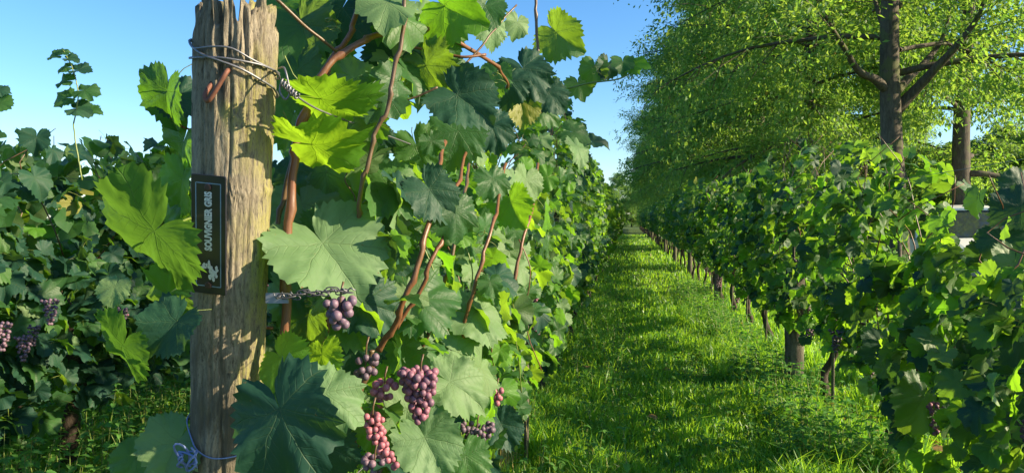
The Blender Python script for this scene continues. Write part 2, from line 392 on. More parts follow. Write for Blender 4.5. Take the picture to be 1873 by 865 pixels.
# ------------------------------------------------------------------ grapes
def ico(sub):
    import bmesh
    bm = bmesh.new(); bmesh.ops.create_icosphere(bm, subdivisions=sub, radius=1.0); bm.verts.ensure_lookup_table()
    v = np.array([q.co[:] for q in bm.verts]); f = np.array([[q.index for q in p.verts] for p in bm.faces]); bm.free(); return v, f
ICO1, ICO2 = ico(1), ico(3)
BERRY = {}
def berry_mesh(m):
    if m not in BERRY: BERRY[m] = mesh('grape', ICO2[0]*np.array([1, 1, 1.06]), ICO2[1], [M[m]], True)
    return BERRY[m]
def cluster_points(seed, n, length, width, r):
    rs = np.random.default_rng(seed); P = []
    tries = 0
    while len(P) < n and tries < 6000:
        tries += 1
        t = rs.random()**1.1; rad = width*(1-0.72*t)*(0.55+0.45*rs.random()); a = rs.random()*6.283
        p = np.array([rad*math.cos(a), rad*math.sin(a), -0.012-t*length])
        if all(np.sum((p-q)**2) > (1.66*r)**2 for q in P): P.append(p)
    return P
def cluster_mesh(seed, m, n=34, length=0.11, width=0.034, r=0.0085):
    P = cluster_points(seed, n, length, width, r); V = []; Fs = []; b = 0
    for p in P: V.append(ICO1[0]*r+p); Fs.append(ICO1[1]+b); b += len(ICO1[0])
    return mesh('grape_cluster', np.concatenate(V), np.concatenate(Fs), [M[m]], True)
def stem_mesh(length): return MB().tube([(0.006, 0.004, 0.022), (0.003, 0, 0.006), (0, 0.002, -0.03), (0, 0, -length*0.8)], [0.0022, 0.002, 0.0016, 0.0008], 5).me('stem', [M['cane_dark']])
CLUSTERS = [cluster_mesh(s, m) for s, m in ((1, 'grape'), (2, 'grape_grey'), (3, 'grape_dark'), (4, 'grape'))]
def detailed_cluster(parent, loc, seed, m, n, length, width, r, bend=None, label=None):
    base = parent.matrix_basis.translation if parent else Vector()
    c = link('grape_cluster', stem_mesh(length), parent, Matrix.Translation(Vector(loc)-parent.location))
    if label: c['label'] = label
    rs = np.random.default_rng(seed+5)
    for p in cluster_points(seed, n, length, width, r):
        q = Vector(p)
        if bend: t = -q.z/length; q.x += bend[0]*t*t*length; q.y += bend[1]*t*t*length
        link('grape', berry_mesh(m), c, Matrix.Translation(q) @ Matrix.Scale(r*(0.85+0.25*rs.random()), 4))
    return c

# ------------------------------------------------------------------ vine rows
def inpoly(u, v, P):
    c = False; j = len(P)-1
    for i in range(len(P)):
        if (P[i][1] > v) != (P[j][1] > v) and u < (P[j][0]-P[i][0])*(v-P[i][1])/(P[j][1]-P[i][1])+P[i][0]: c = not c
        j = i
    return c
ORD = 'first second third fourth fifth sixth seventh eighth ninth tenth eleventh twelfth thirteenth fourteenth'.split()
def gap_left(p):
    u, v, d = proj(p)
    if d < 0.2: return True
    for P in OPEN_LEFT:
        if inpoly(u, v, P): return True
    return False
OPEN_LEFT = [[(690, 185), (790, 150), (850, 225), (745, 275), (690, 310)],
             [(905, 60), (990, -40), (1190, -40), (1190, 320), (1110, 290), (1075, 215), (1040, 130), (985, 100), (925, 120)],
             [(-500, -300), (352, -300), (352, 900), (-500, 900)],
             [(340, -300), (520, -300), (520, 900), (340, 900)],
             [(520, 130), (585, 60), (650, 70), (560, 200), (520, 330)]]
OPEN_RIGHT = [[(1738, 365), (1802, 365), (1788, 462), (1748, 462)], [(1808, 530), (1852, 525), (1846, 575), (1810, 580)]]
def gap_right(p):
    u, v, d = proj(p)
    return any(inpoly(u, v, P) for P in OPEN_RIGHT)
def sample_leaves(rs, n, X, y0, y1, zb, zt, thick, face, gap=None, size=(0.075, 0.135), clump=0.0):
    out = []; tries = 0
    while len(out) < n and tries < n*8:
        tries += 1
        y = y0+(y1-y0)*rs.random(); t = rs.random(); z = zb(y)+(zt(y)-zb(y))*t
        sgn = 1 if rs.random() < 0.5 else -1
        prof = thick*(0.55+0.6*math.sin(math.pi*min(1, 0.15+0.85*t))**0.8)*(1+0.55*noise.noise(Vector((y*1.7, z*1.7, X*3+sgn))))
        x = X+sgn*prof*(0.35+0.65*rs.random()**0.5)
        if noise.noise(Vector((x*4, y*3.0, z*3.0))) < -0.30-clump*(1-t): continue
        if t > 0.82 and noise.noise(Vector((y*2.3, X, 3))) < rs.random()*0.9-0.35: continue
        p = Vector((x, y, z))
        if gap and gap(p): continue
        s = size[0]+(size[1]-size[0])*rs.random()
        nrm = Vector((sgn*(0.50+0.45*rs.standard_normal()), 0.6*rs.standard_normal(), 0.80+0.5*rs.standard_normal()))
        tip = Vector((sgn*0.35+0.4*rs.standard_normal(), 0.55*rs.standard_normal(), -1.0+0.5*rs.standard_normal()))
        out.append((p, nrm, tip, s))
    return out
def stake(parent_loc, X, y, h, r=0.011): pass

def cane_path(rs, X, y, z0, z1):
    P = [Vector((X, y, z0))]; k = 5
    for i in range(1, k+1):
        P.append(Vector((X+0.10*rs.standard_normal(), y+0.09*rs.standard_normal()+0.03*i*(rs.random()-0.5), z0+(z1-z0)*i/k)))
    return smooth_pts(P, 3)
def trunk_path(rs, X, y, h):
    P = [Vector((X+0.02*rs.standard_normal(), y+0.02*rs.standard_normal(), -0.05))]
    for i in range(1, 6): P.append(Vector((X+0.025*rs.standard_normal(), y+0.03*rs.standard_normal(), h*i/5)))
    return smooth_pts(P, 4)
def gnarled(pts, r, rs, n=9):
    rad = [r*(1.25-0.35*i/len(pts)+0.16*noise.noise(Vector((i*0.7, r*90, 1)))+0.1*rs.standard_normal()*0.5) for i in range(len(pts))]
    rad[-1] *= 1.25
    mb = MB().tube(pts, rad, n)
    for i in range(len(mb.v)):
        v = Vector(mb.v[i]); q = noise.noise(v*38)*r*0.28; 
        mb.v[i] = (v.x+q, v.y+q*0.5, v.z)
    return mb

def build_vine(idx, X, y, zb, zt, thick, camside, label, group, gap, nobj, nstuff, seed, size=(0.055, 0.115), clusters=4, trunk_h=0.62, ymin=None, sp=1.25, mats=None, trunk_r=0.028, cl_rng=(0.72, 0.95), hero=False):
    rs = np.random.default_rng(seed)
    root = empty('grapevine', (X, y, 0), label, 'grapevine', group); O = Vector((X, y, 0)); inv = Matrix.Translation(-O)
    y0 = y-sp*0.56; y1 = y+sp*0.56
    if ymin is not None: y0 = max(y0, ymin)
    tp = trunk_path(rs, 0, 0, trunk_h)
    link('trunk', gnarled(tp, trunk_r, rs).me('trunk', [M['vine_bark']]), root)
    top = tp[-1]
    for s in (-1, 1):
        P = smooth_pts([top-Vector((0, 0, 0.03)), top+Vector((0.02, s*0.12, 0.09)), Vector((0.02*rs.standard_normal(), s*0.35, trunk_h+0.13)), Vector((0, s*sp*0.48, trunk_h+0.12))], 4)
        link('cordon', gnarled(P, trunk_r*0.5, rs, 7).me('cordon', [M['vine_bark']]), root)
    for k in range(7 if nobj else 4):
        yy = y0+(y1-y0)*(k+0.5)/7 if nobj else y0+(y1-y0)*(k+0.5)/4
        P = cane_path(rs, 0, yy-y, trunk_h+0.12, zt(yy)-0.05+0.15*rs.random())
        if gap and any(gap(O+q) for q in P[2:]): continue
        link('cane', MB().tube(P, lerp_r(0.0055, 0.002, len(P)), 6).me('cane', [M['cane'] if rs.random() < 0.5 else M['cane_dark']]), root)
    L = sample_leaves(rs, nobj+nstuff, X, y0, y1, zb, zt, thick, camside, gap, size)
    L.sort(key=lambda l: -((l[0].x-X)*camside*1.0+0.25*rs.random()))
    for k, (p, nrm, tip, s) in enumerate(L[:nobj]):
        m = rs.choice(['leaf', 'leaf_pale', 'leaf_bright', 'leaf_dark'], p=mats or [0.56, 0.14, 0.15, 0.15])
        link('leaf', MID[m][int(rs.integers(7))], root, inv @ mat4(frame(nrm, tip) @ Matrix.Diagonal((0.82+0.36*rs.random(), 1, 1)), p, s*0.70))
    rest = L[nobj:]
    if rest:
        o = link('leaf_mass', merge_low([inv @ mat4(frame(nr, ti), p, s*0.68) for p, nr, ti, s in rest]), root); o['kind'] = 'stuff'
    for k in range(clusters):
        q = Vector((camside*(0.06+0.14*rs.random()), (y1-y0)*(rs.random()-0.5)*0.9, cl_rng[0]+(cl_rng[1]-cl_rng[0])*rs.random()))
        if gap and gap(O+q): continue
        link('grape_cluster', CLUSTERS[int(rs.integers(4))], root, Matrix.Translation(q) @ Matrix.Rotation(rs.random()*6, 4, 'Z') @ Matrix.Scale(0.9+0.4*rs.random(), 4))
    return root

def interp(xs, ys): return lambda y: float(np.interp(y, xs, ys))
XL, XR, XLL = -0.68, 1.47, -3.0
ztL = interp([1.0, 1.8, 2.3, 3.2, 5, 7, 12, 40], [2.15, 2.1, 1.80, 1.97, 2.35, 2.45, 2.3, 2.2]); zbL = interp([1, 2, 4, 12], [0.75, 0.62, 0.55, 0.6])
ztR = interp([2.4, 3.0, 3.6, 4.4, 6.2, 6.8, 8, 12, 40], [1.50, 1.48, 1.50, 1.80, 1.98, 2.08, 1.9, 1.95, 1.95]); zbR = interp([2.5, 3.3, 4.2, 6, 9, 14], [0.30, 0.36, 0.52, 0.54, 0.60, 0.68])
ztLL = interp([0, 3, 4, 8, 30], [1.76, 1.80, 1.85, 1.9, 1.9]); zbLL = interp([0, 4, 30], [0.36, 0.40, 0.5])
left_vines = []
for i in range(10):
    y = 1.95+1.25*i
    lab = f'{ORD[i]} grapevine of the left row counting from the weathered end post' if i else 'nearest big-leaved grapevine with thick red canes right behind the weathered end post'
    left_vines.append(build_vine(i, XL, y, zbL, ztL, 0.27, 1, lab, 'grapevines of the left row', gap_left, 300 if i < 7 else 240, 130 if i < 4 else 230, 100+i, clusters=(5 if i else 1), ymin=1.35 if i == 0 else None, cl_rng=(0.8, 1.05)))
for i in range(9):
    y = 3.15+1.25*i
    lab = f'{ORD[i]} grapevine of the right row counting from the near end'
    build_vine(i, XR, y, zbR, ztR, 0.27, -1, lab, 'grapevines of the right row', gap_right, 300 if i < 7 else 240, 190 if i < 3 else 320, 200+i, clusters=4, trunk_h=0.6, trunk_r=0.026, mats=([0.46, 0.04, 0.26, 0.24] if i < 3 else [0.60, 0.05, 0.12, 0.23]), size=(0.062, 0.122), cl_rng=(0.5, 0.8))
for i in range(5):
    y = 2.33+1.28*i
    lab = f'{ORD[i]} grapevine of the shaded row left of the post, counting from the left edge'
    build_vine(i, XLL, y, zbLL, ztLL, 0.27, 1, lab, 'grapevines of the shaded row at the far left', None, 300, 420, 300+i, clusters=5, trunk_r=0.046, trunk_h=0.74, mats=[0.26, 0.02, 0.02, 0.70], cl_rng=(0.8, 1.0), size=(0.08, 0.145))  # mostly dark leaf copies: this row's shade is put into the leaf colour
# far vines share meshes
def far_variant(seed, X, zt, zb, n=330):
    rs = np.random.default_rng(seed); L = sample_leaves(rs, n, 0, -0.7, 0.7, lambda y: zb, lambda y: zt, 0.28, 1, None, (0.10, 0.16))
    lm = merge_low([mat4(frame(b, c), a, s*0.68) for a, b, c, s in L]); 
    tr = gnarled(trunk_path(rs, 0, 0, zb+0.05), 0.022, rs, 6).me('trunk', [M['vine_bark']])
    return lm, tr
FARV = [far_variant(500+s, 0, 2.05, 0.75) for s in range(4)]
def far_vines(X, ystart, yend, sp, label, group, seed):
    rs = np.random.default_rng(seed); y = ystart; k = 0
    while y < yend:
        lm, tr = FARV[int(rs.integers(4))]
        r = empty('grapevine', (X, y, 0), label, 'grapevine', group, rz=math.pi*int(rs.integers(2)))
        r.scale = (1+0.1*rs.standard_normal(), 1.0, 0.97+0.09*rs.random())
        f = link('leaf_mass', lm, r); f['kind'] = 'stuff'; link('trunk', tr, r)
        y += sp; k += 1
far_vines(XL, 1.95+12.5, 92, 1.25, 'small distant grapevine merging into the hedge at the far end of the left row', 'distant grapevines of the left row', 1)
far_vines(XR, 3.15+11.25, 92, 1.25, 'small distant grapevine merging into the hedge at the far end of the right row', 'distant grapevines of the right row', 2)
far_vines(XLL, 2.33+6.4, 45, 1.28, 'grapevine of the shaded left row hidden mostly behind nearer leaves', 'rear grapevines of the shaded left row', 3)
far_vines(-5.2, 3.0, 36, 1.3, 'grapevine of the farthest left row glimpsed through the shaded row', 'grapevines of the farthest left row', 4)

# ------------------------------------------------------------------ posts, stakes and wires of the rows
def wood_post(X, y, h, r, label, group, cat='post', name='wooden_post', lean=0.0, mat='stake_wood'):
    rs = np.random.default_rng(int(abs(y*100)+X*10)+77)
    P = [Vector((lean*z*0.5, lean*z, z)) for z in np.linspace(-0.1, h, 9)]
    mb = MB().tube(P, [r*(1.06-0.1*i/8+0.04*rs.standard_normal()) for i in range(9)], 12)
    o = link(name, mb.me(name, [M[mat]]), None, Matrix.Translation((X, y, 0))); tag(o, label, cat, group); return o
wood_post(XR-0.13, 6.2, 1.05, 0.075, 'thick grey wooden post in the grass under the right vine row, nearest of its row', 'support posts of the right row')
for k, yy in enumerate([12.2, 17.5, 23, 29, 36, 44, 53, 63]):
    wood_post(XR-0.03, yy, 1.8, 0.055, ['second wooden post of the right row, half hidden behind drooping leaves', 'third wooden post of the right row, standing where the path narrows'][k] if k < 2 else 'small wooden post far down the right vine row', 'support posts of the right row')
for k, yy in enumerate([6.4, 12, 18, 24, 31, 39]):
    wood_post(XL+0.04, yy, 1.8, 0.05, ['dark wooden post in shade under the left vine row, nearest behind the end post', 'second dark wooden post down the left vine row'][k] if k < 2 else 'small dark post far down the left vine row', 'support posts of the left row')
def thin_stake(X, y, h, r, label, group=None, m='stake_wood'):
    o = link('stake', MB().tube([(0, 0, -0.1), (0.004, 0.004, h*0.5), (0.0, 0.01, h)], r, 7).me('stake', [M[m]]), None, Matrix.Translation((X, y, 0))); tag(o, label, 'stake', group)
for k in range(8):
    thin_stake(XR-0.05, 4.1+1.25*k+0.03, 1.3, 0.011, f'thin grey stake beside the {ORD[k]} gap between vines of the right row', 'thin stakes of the right row')
thin_stake(XL+0.12, 4.05, 0.85, 0.014, 'short pale weathered stake with straw at its foot under the left row')
thin_stake(XLL+0.1, 3.1, 1.0, 0.012, 'thin dark stake under the shaded row at the left edge', None, 'vine_bark')
def straight_wire(X, z, y0, y1, label, m='wire', r=0.0014):
    P = [(X+0.004*math.sin(y*1.3), y, z+0.012*math.sin(y*1.05)) for y in np.linspace(y0, y1, 60)]
    o = link('trellis_wire', MB().tube(P, r, 4).me('trellis_wire', [M[m]])); tag(o, label, 'wire', 'trellis wires')
for nm, X, y0 in (('left row', XL, 1.45), ('right row', XR, 2.5), ('shaded row at the far left', XLL, 0.5)):
    for z, pos in ((0.74, 'lowest'), (1.18, 'middle'), (1.62, 'topmost')):
        straight_wire(X, z, y0, 30, f'{pos} galvanised trellis wire strung through the {nm}')

# ------------------------------------------------------------------ the weathered end post
PB = 1.28
top_c = at(433, 10, PB); low_c = at(412, 865, PB+0.17)
axis = (top_c-low_c).normalized(); tz = -low_c.z/axis.z; base = low_c+axis*tz     # where the axis meets the ground
HT = (top_c.z-base.z)/axis.z
tocam = (CAM-top_c); tocam.z = 0; tocam.normalize()
pz = axis; px = pz.cross(tocam).normalized(); py = pz.cross(px)   # px: to the image right; py: away from the camera
PM = Matrix((px, py, pz)).transposed().to_4x4(); PM.translation = base
def prad(z): return np.interp(z, [0, 0.7, 1.0, 1.2, 1.5, 1.75, 1.9], [0.063, 0.064, 0.065, 0.067, 0.0675, 0.0705, 0.064])
def post_point(phi, z, off=0.0):    # phi: degrees to the right of the camera-facing line
    a = R(phi); r = prad(z)+off
    return PM @ Vector((r*math.sin(a), -r*math.cos(a), z))
def build_end_post():
    na, nz = 180, 320; V = []; Fs = []
    tops = []
    for k in range(na):
        a = 2*math.pi*k/na; phi = math.degrees(math.atan2(math.sin(a), math.cos(a)))  # 0 = facing camera
        n1 = noise.noise(Vector((math.sin(a)*3.4, math.cos(a)*3.4, 5))); n2 = noise.noise(Vector((math.sin(a)*11, math.cos(a)*11, 9)))
        h = HT+0.002+0.030*n1+0.026*n2
        # cleft seen towards the camera, and its mate behind
        for c0, wd, dep in ((3, 5, 0.045), (183, 14, 0.075), (-28, 6, 0.03), (45, 7, 0.028), (-75, 9, 0.03), (95, 10, 0.03)):
            d = abs((phi-c0+180) % 360-180)
            if d < wd: h -= dep*(1-(d/wd)**2)
        tops.append(h)
    for j in range(nz+1):
        for k in range(na):
            a = 2*math.pi*k/na; t = j/nz; z = -0.1+(tops[k]+0.1)*t
            sx, cx = math.sin(a), -math.cos(a)
            g1 = noise.noise(Vector((sx*9, cx*9, z*1.6))); g2 = noise.noise(Vector((sx*26, cx*26, z*3.2+7))); g3 = noise.noise(Vector((sx*55, cx*55, z*9)))
            g6 = noise.noise(Vector((sx*48, cx*48, z*8))); g7 = noise.noise(Vector((sx*22, cx*22, z*24))); d = 0.0020*g1-0.0042*max(0, 0.18-abs(g2))+0.0010*g3+0.0009*g7-0.003*max(0, 0.12-abs(g6))*3.0
            rag = max(0, min(1, (z-(HT-0.17))/0.15))
            g4 = noise.noise(Vector((sx*7, cx*7, z*13+2))); g5 = noise.noise(Vector((sx*17, cx*17, z*26)))
            d += rag*(0.009*g4+0.006*g5-0.006*rag)
            for c0, wd, z0, dep in ((-22, 6, HT-0.2, 0.015), (14, 2, HT-0.30, 0.005), (52, 5, HT-0.2, 0.008), (-50, 3, HT-0.5, 0.005), (25, 2.4, HT-0.8, 0.004), (-8, 2.5, 0.6, 0.004)):
                phi = math.degrees(math.atan2(sx, math.cos(a))); q = abs(phi-c0-4*math.sin(z*9))
                if q < wd and z > z0: d -= dep*(1-q/wd)*min(1, (z-z0)/0.08)
            if abs(z-(HT-0.322)) < 0.006: d += 0.0022
            r = prad(z)+d
            V.append((r*sx, r*cx, z))
    for j in range(nz):
        for k in range(na): Fs.append((j*na+k, j*na+(k+1) % na, (j+1)*na+(k+1) % na, (j+1)*na+k))
    # rotten hollow: the inner wall comes down from the ragged rim
    b = len(V)
    steps = ((0.70, -0.004), (0.55, -0.03), (0.42, -0.055), (0.2, -0.075))
    for f, dz in steps:
        for k in range(na):
            a = 2*math.pi*k/na; n1 = noise.noise(Vector((math.sin(a)*8, math.cos(a)*8, f*9)))
            r = 0.064*(f+0.08*n1); z = min(tops[k]+dz, HT+0.02+dz*0.8) if f < 0.7 else tops[k]+dz
            V.append((r*math.sin(a), -r*math.cos(a), z+0.012*n1))
    prev = nz*na
    for i in range(len(steps)):
        cur = b+i*na
        for k in range(na): Fs.append((prev+k, prev+(k+1) % na, cur+(k+1) % na, cur+k))
        prev = cur
    V.append((0, 0, HT-0.08)); c = len(V)-1
    for k in range(na): Fs.append((prev+k, prev+(k+1) % na, c))
    root = link('wooden_post', mesh('wooden_post', V, Fs, [M['post_wood']], True), None, PM)
    tag(root, 'thick weathered grey end post with rotted split top and a small black name plate', 'post')
    return root
END = build_end_post()
def on_post(name, me, label, cat): o = link(name, me); tag(o, label, cat); return o
# rusty hook nail in the post
hook = MB().tube(smooth_pts([post_point(-33, HT-0.135, -0.005), post_point(-34, HT-0.155, 0.012), post_point(-30, HT-0.165, 0.016), post_point(-24, HT-0.158, 0.017), post_point(-10, HT-0.118, 0.012), post_point(-9, HT-0.112, -0.004)], 5), 0.0042, 8).me('hook_nail', [M['rust']])
on_post('hook_nail', hook, 'rusty bent iron hook driven into the top of the weathered end post', 'nail')
# wire wrap: three turns and a twisted tail
def zz_at(v): return HT-(v-10)*PB/F
def wrap(v_list, off):   # (phi, v)
    return smooth_pts([post_point(p, zz_at(v), off) for p, v in v_list], 6)
wr = empty('tie_wire', post_point(0, HT-0.1), 'grey galvanised wire wound round the top of the weathered end post', 'wire')
wi = Matrix.Translation(-wr.location)
for pts, rr in (([(-175, 92), (-120, 84), (-85, 84), (-60, 95), (-30, 90), (-5, 89), (22, 105), (55, 118), (85, 125), (130, 120), (175, 100)], 0.0019),
                ([(-178, 104), (-120, 110), (-85, 113), (-55, 111), (-20, 107), (10, 109), (40, 114), (70, 124), (95, 135), (140, 128), (180, 108)], 0.0019),
                ([(-120, 78), (-88, 82), (-62, 95), (-40, 106), (-20, 112), (8, 123), (35, 139), (60, 152), (82, 165), (100, 170)], 0.0022)):
    link('wire_loop', MB().tube(wrap(pts, 0.0045), rr, 6).me('wire_loop', [M['wire']]), wr, wi)
tail = [post_point(75, zz_at(115), 0.006), at(520, 125, 1.25), at(527, 150, 1.24), at(530, 170, 1.24), at(522, 182, 1.24), at(512, 168, 1.24), at(516, 150, 1.24), at(530, 162, 1.24), at(548, 180, 1.25), at(575, 197, 1.3), at(610, 212, 1.36), at(700, 245, 1.6), at(820, 290, 2.2)]
link('wire_tail', MB().tube(smooth_pts(tail, 6), 0.0018, 6).me('wire_tail', [M['wire']]), wr, wi)
tw = []
for i in range(60):
    t = i/59; c = at(515, 150, 1.235).lerp(at(545, 178, 1.24), t); a = t*38
    tw.append(c+0.0045*(CR*math.cos(a)*0.5+CU*math.cos(a)+CB*math.sin(a)))
link('wire_twist', MB().tube(tw, 0.0018, 5).me('wire_twist', [M['wire']]), wr, wi)
# thin lower wire with a blue twine knot
lw = empty('bottom_wire', post_point(0, zz_at(800)), 'thin blue wire with a twine knot round the foot of the end post', 'wire')
li = Matrix.Translation(-lw.location)
zl = lambda v: (at(412, v, PB+0.16).z-base.z)/axis.z
link('wire_loop', MB().tube(smooth_pts([post_point(p, zl(v), 0.003) for p, v in ((-180, 770), (-100, 755), (-60, 785), (-40, 800), (-15, 806), (20, 804), (60, 803), (100, 805))], 6), 0.0014, 5).me('wire_loop', [M['twine']]), lw, li)
kn = [at(352+14*math.cos(t*2.1)+8*math.sin(t*5.3)-12, 838+18*math.sin(t*2.6)+9*math.cos(t*3.7), 1.36+0.012*math.sin(t*4)) for t in np.linspace(0, 9, 70)]
link('knot', MB().tube(kn, 0.0021, 6).me('knot', [M['twine']]), lw, li)
# chain and bracket at the right of the post
ch = empty('chain', at(500, 543, 1.33), 'short grey metal chain and tab holding the wire at the right of the end post', 'chain'); ci = Matrix.Translation(-ch.location)
Mb = Matrix((CR, CU, CB)).transposed()
link('bracket', MB().box(at(507, 545, 1.29), (0.040, 0.018, 0.003), Mb).me('bracket', [M['bracket']], False), ch, ci)
lk = MB().tube([(0.011*math.cos(a)+ (0.004 if math.cos(a) > 0 else -0.004), 0.0052*math.sin(a), 0) for a in np.linspace(0, 6.2832, 17)], 0.0016, 6, False).me('link', [M['chain']])
for i in range(14):
    p = at(520+8.8*i, 541-0.8*i+4*math.sin(i*1.1), 1.275+0.002*i)
    link('link', lk, ch, ci @ Matrix.Translation(p) @ Mb.to_4x4() @ Matrix.Rotation(0.25*math.sin(i*2.2), 4, 'Z') @ Matrix.Rotation(1.35*(i % 2)+0.3, 4, 'X') @ Matrix.Scale(0.78, 4))
tt = []
for i in range(90):
    t = i/89; c = at(500, 541, 1.28).lerp(at(650, 528, 1.30), t); a = t*60; tt.append(c+0.005*(1-t*0.6)*(CU*math.cos(a)+CB*math.sin(a)))
link('wire_twist', MB().tube(tt, 0.0014, 5).me('wire_twist', [M['wire']]), ch, ci)
# name plate
phi0 = -30.0
zc = zz_at(427); half = (zz_at(316)-zz_at(538))/2
n_ = (PM.to_3x3() @ Vector((math.sin(R(phi0)), -math.cos(R(phi0)), 0))).normalized(); t_ = pz.cross(n_).normalized()
if t_.dot(CR) < 0: t_ = -t_
t_ = (t_).normalized(); rot = Matrix((t_, pz, n_)).transposed() @ Matrix.Rotation(R(1.4), 3, 'Z')
sc_ = post_point(phi0, zc, 0.004)
sign = empty('name_plate', sc_, 'narrow black name plate with silver lettering screwed upright to the weathered end post', 'sign')
SR = rot.to_4x4()
W, Hh = 0.0655, half*2
def plate_mesh():
    n = 12; V = []; Fs = []
    def outline(w, h, r):
        P = []
        for cx, cy, a0 in ((w/2-r, h/2-r, 0), (-w/2+r, h/2-r, 90), (-w/2+r, -h/2+r, 180), (w/2-r, -h/2+r, 270)):
            for k in range(4): a = R(a0+30*k); P.append((cx+r*math.cos(a), cy+r*math.sin(a)))
        return P
    P = outline(W, Hh, 0.003); P2 = outline(W-0.0012, Hh-0.0012, 0.0026); m = len(P)
    V = [(x, y, -0.0016) for x, y in P]+[(x, y, 0.0012) for x, y in P]+[(x, y, 0.0018) for x, y in P2]
    for a in (0, m): Fs += [(a+k, a+(k+1) % m, a+m+(k+1) % m, a+m+k) for k in range(m)]
    Fs += [tuple(range(m))[::-1], tuple(2*m+k for k in range(m))]
    return mesh('plate', V, Fs, [M['plate']], False)
link('plate', plate_mesh(), sign, SR)
bmb = MB(); bw, bh, t = 0.047, Hh*0.865, 0.0017
for c, d in (((bw/2, 0, 0.0021), (t, bh, 0.0005)), ((-bw/2, 0, 0.0021), (t, bh, 0.0005)), ((0, bh/2+0.0001, 0.0022), (bw, t, 0.0005)), ((0, -bh/2, 0.0022), (bw, t, 0.0005))): bmb.box(c, d)
link('border', bmb.me('border', [M['border']], False), sign, SR)
cu = bpy.data.curves.new('lettering', 'FONT'); cu.body = 'SOUVIGNIER GRIS'; cu.size = 1.0; cu.offset = 0.05; cu.extrude = 0.02; cu.resolution_u = 3; cu.align_x = 'CENTER'; cu.align_y = 'CENTER'; cu.space_character = 1.03
to = bpy.data.objects.new('lettering', cu); COL.objects.link(to); bpy.context.view_layer.update()
tm = bpy.data.meshes.new_from_object(to.evaluated_get(bpy.context.evaluated_depsgraph_get())); bpy.data.objects.remove(to)
co = np.zeros(len(tm.vertices)*3, dtype=np.float32); tm.vertices.foreach_get('co', co); co = co.reshape(-1, 3)
co[:, :2] -= (co[:, :2].max(0)+co[:, :2].min(0))/2
lenx = np.ptp(co[:, 0]); leny = np.ptp(co[:, 1])
co[:, 0] *= Hh*0.495/lenx; co[:, 1] *= 0.0145/leny; co[:, 2] = (co[:, 2]/0.02)*0.0003
tm.vertices.foreach_set('co', co.ravel()); tm.materials.clear(); tm.materials.append(M['print']); tm.update()
link('lettering', tm, sign, SR @ Matrix.Translation((0.0, Hh*0.118, 0.0024)) @ Matrix.Rotation(R(90), 4, 'Z'))
# worn silver printed emblem below the lettering: ragged brush marks
em = MB()
def blob(cx, cy, rx, ry, seed):
    rs = np.random.default_rng(seed); n = 14; P = [((cx+rx*math.cos(a)*(0.75+0.35*rs.random())), (cy+ry*math.sin(a)*(0.75+0.35*rs.random()))) for a in np.linspace(0, 6.2832, n, endpoint=False)]
    em.add([(x, y, 0.0024+seed*0.00001) for x, y in P]+[(x, y, 0.0019) for x, y in P], [tuple(range(n))]+[(k, k+n, (k+1) % n+n, (k+1) % n) for k in range(n)])
rb = np.random.default_rng(4)
for i, (cx, cy, rx, ry) in enumerate([(-0.019+0.022*rb.random(), -0.062+0.010*rb.random(), 0.0012+0.0013*rb.random(), 0.0018+0.003*rb.random()) for _ in range(16)]+[(0.002+0.016*rb.random(), -0.081+0.024*rb.random(), 0.0012+0.002*rb.random(), 0.0015+0.003*rb.random()) for _ in range(22)]+[(0.001, -0.050, 0.0022, 0.006), (-0.0115, -0.0585, 0.003, 0.003), (0.005, -0.058, 0.003, 0.004), (0.010, -0.066, 0.005, 0.004), (0.007, -0.072, 0.005, 0.004)]): blob(cx, cy, rx, ry, i)
link('emblem', em.me('emblem', [M['print']], False), sign, SR)
sm = MB().tube([(0, 0, 0.0), (0, 0, 0.0032), (0, 0, 0.0038)], [0.0065, 0.0065, 0.0045], 14); 
for yy in (Hh*0.40, -Hh*0.425): link('screw', sm.me('screw', [M['screw']], False), sign, SR @ Matrix.Translation((0, yy, 0.0006)))

# ------------------------------------------------------------------ hand placed canes and leaves of the first vine
V0 = left_vines[0]; V0i = Matrix.Translation(-V0.location)
def cane(pts, r0, r1, m='cane', nodes=True, vine=V0):
    P = smooth_pts([at(*p) for p in pts], 7); n = len(P)
    P = [p+Vector((noise.noise(p*23), noise.noise(p*23+Vector((5, 0, 0))), 0))*0.004+(CR*0.0022*(1 if (i//6) % 2 else -1) if nodes else Vector()) for i, p in enumerate(P)]
    rad = [r*(1+(0.3 if nodes and i % 6 == 0 else 0)+0.08*noise.noise(P[i]*60)) for i, r in enumerate(lerp_r(r0, r1, n))]
    return link('cane', MB().tube(P, rad, 9).me('cane', [M[m]]), vine, Matrix.Translation(-vine.location))
cane([(516, 690, 1.37), (518, 640, 1.37), (525, 480, 1.37), (535, 320, 1.38), (549, 235, 1.38), (580, 155, 1.39), (622, 100, 1.41), (680, 68, 1.44), (740, 58, 1.5), (795, 56, 1.6), (860, 92, 1.7), (905, 118, 1.8), (930, 160, 1.95)], 0.0095, 0.004)
cane([(655, 20, 1.44), (640, 60, 1.45), (612, 105, 1.46), (585, 148, 1.46)], 0.005, 0.0065)
cane([(585, 160, 1.49), (560, 215, 1.49), (545, 260, 1.48), (520, 350, 1.5), (505, 430, 1.5)], 0.006, 0.005, 'cane_dark')
cane([(572, 195, 1.40), (560, 250, 1.41), (545, 262, 1.42)], 0.0045, 0.005)
cane([(746, -40, 1.42), (738, 40, 1.42), (722, 130, 1.42), (708, 200, 1.42), (690, 240, 1.42), (668, 310, 1.42), (655, 390, 1.43), (640, 436, 1.46), (630, 500, 1.58), (625, 600, 1.68)], 0.0042, 0.0044, 'cane_dark')
cane([(498, -8, 1.34), (530, 22, 1.36), (575, 62, 1.4), (618, 96, 1.44)], 0.0032, 0.003, 'cane_dark', False)
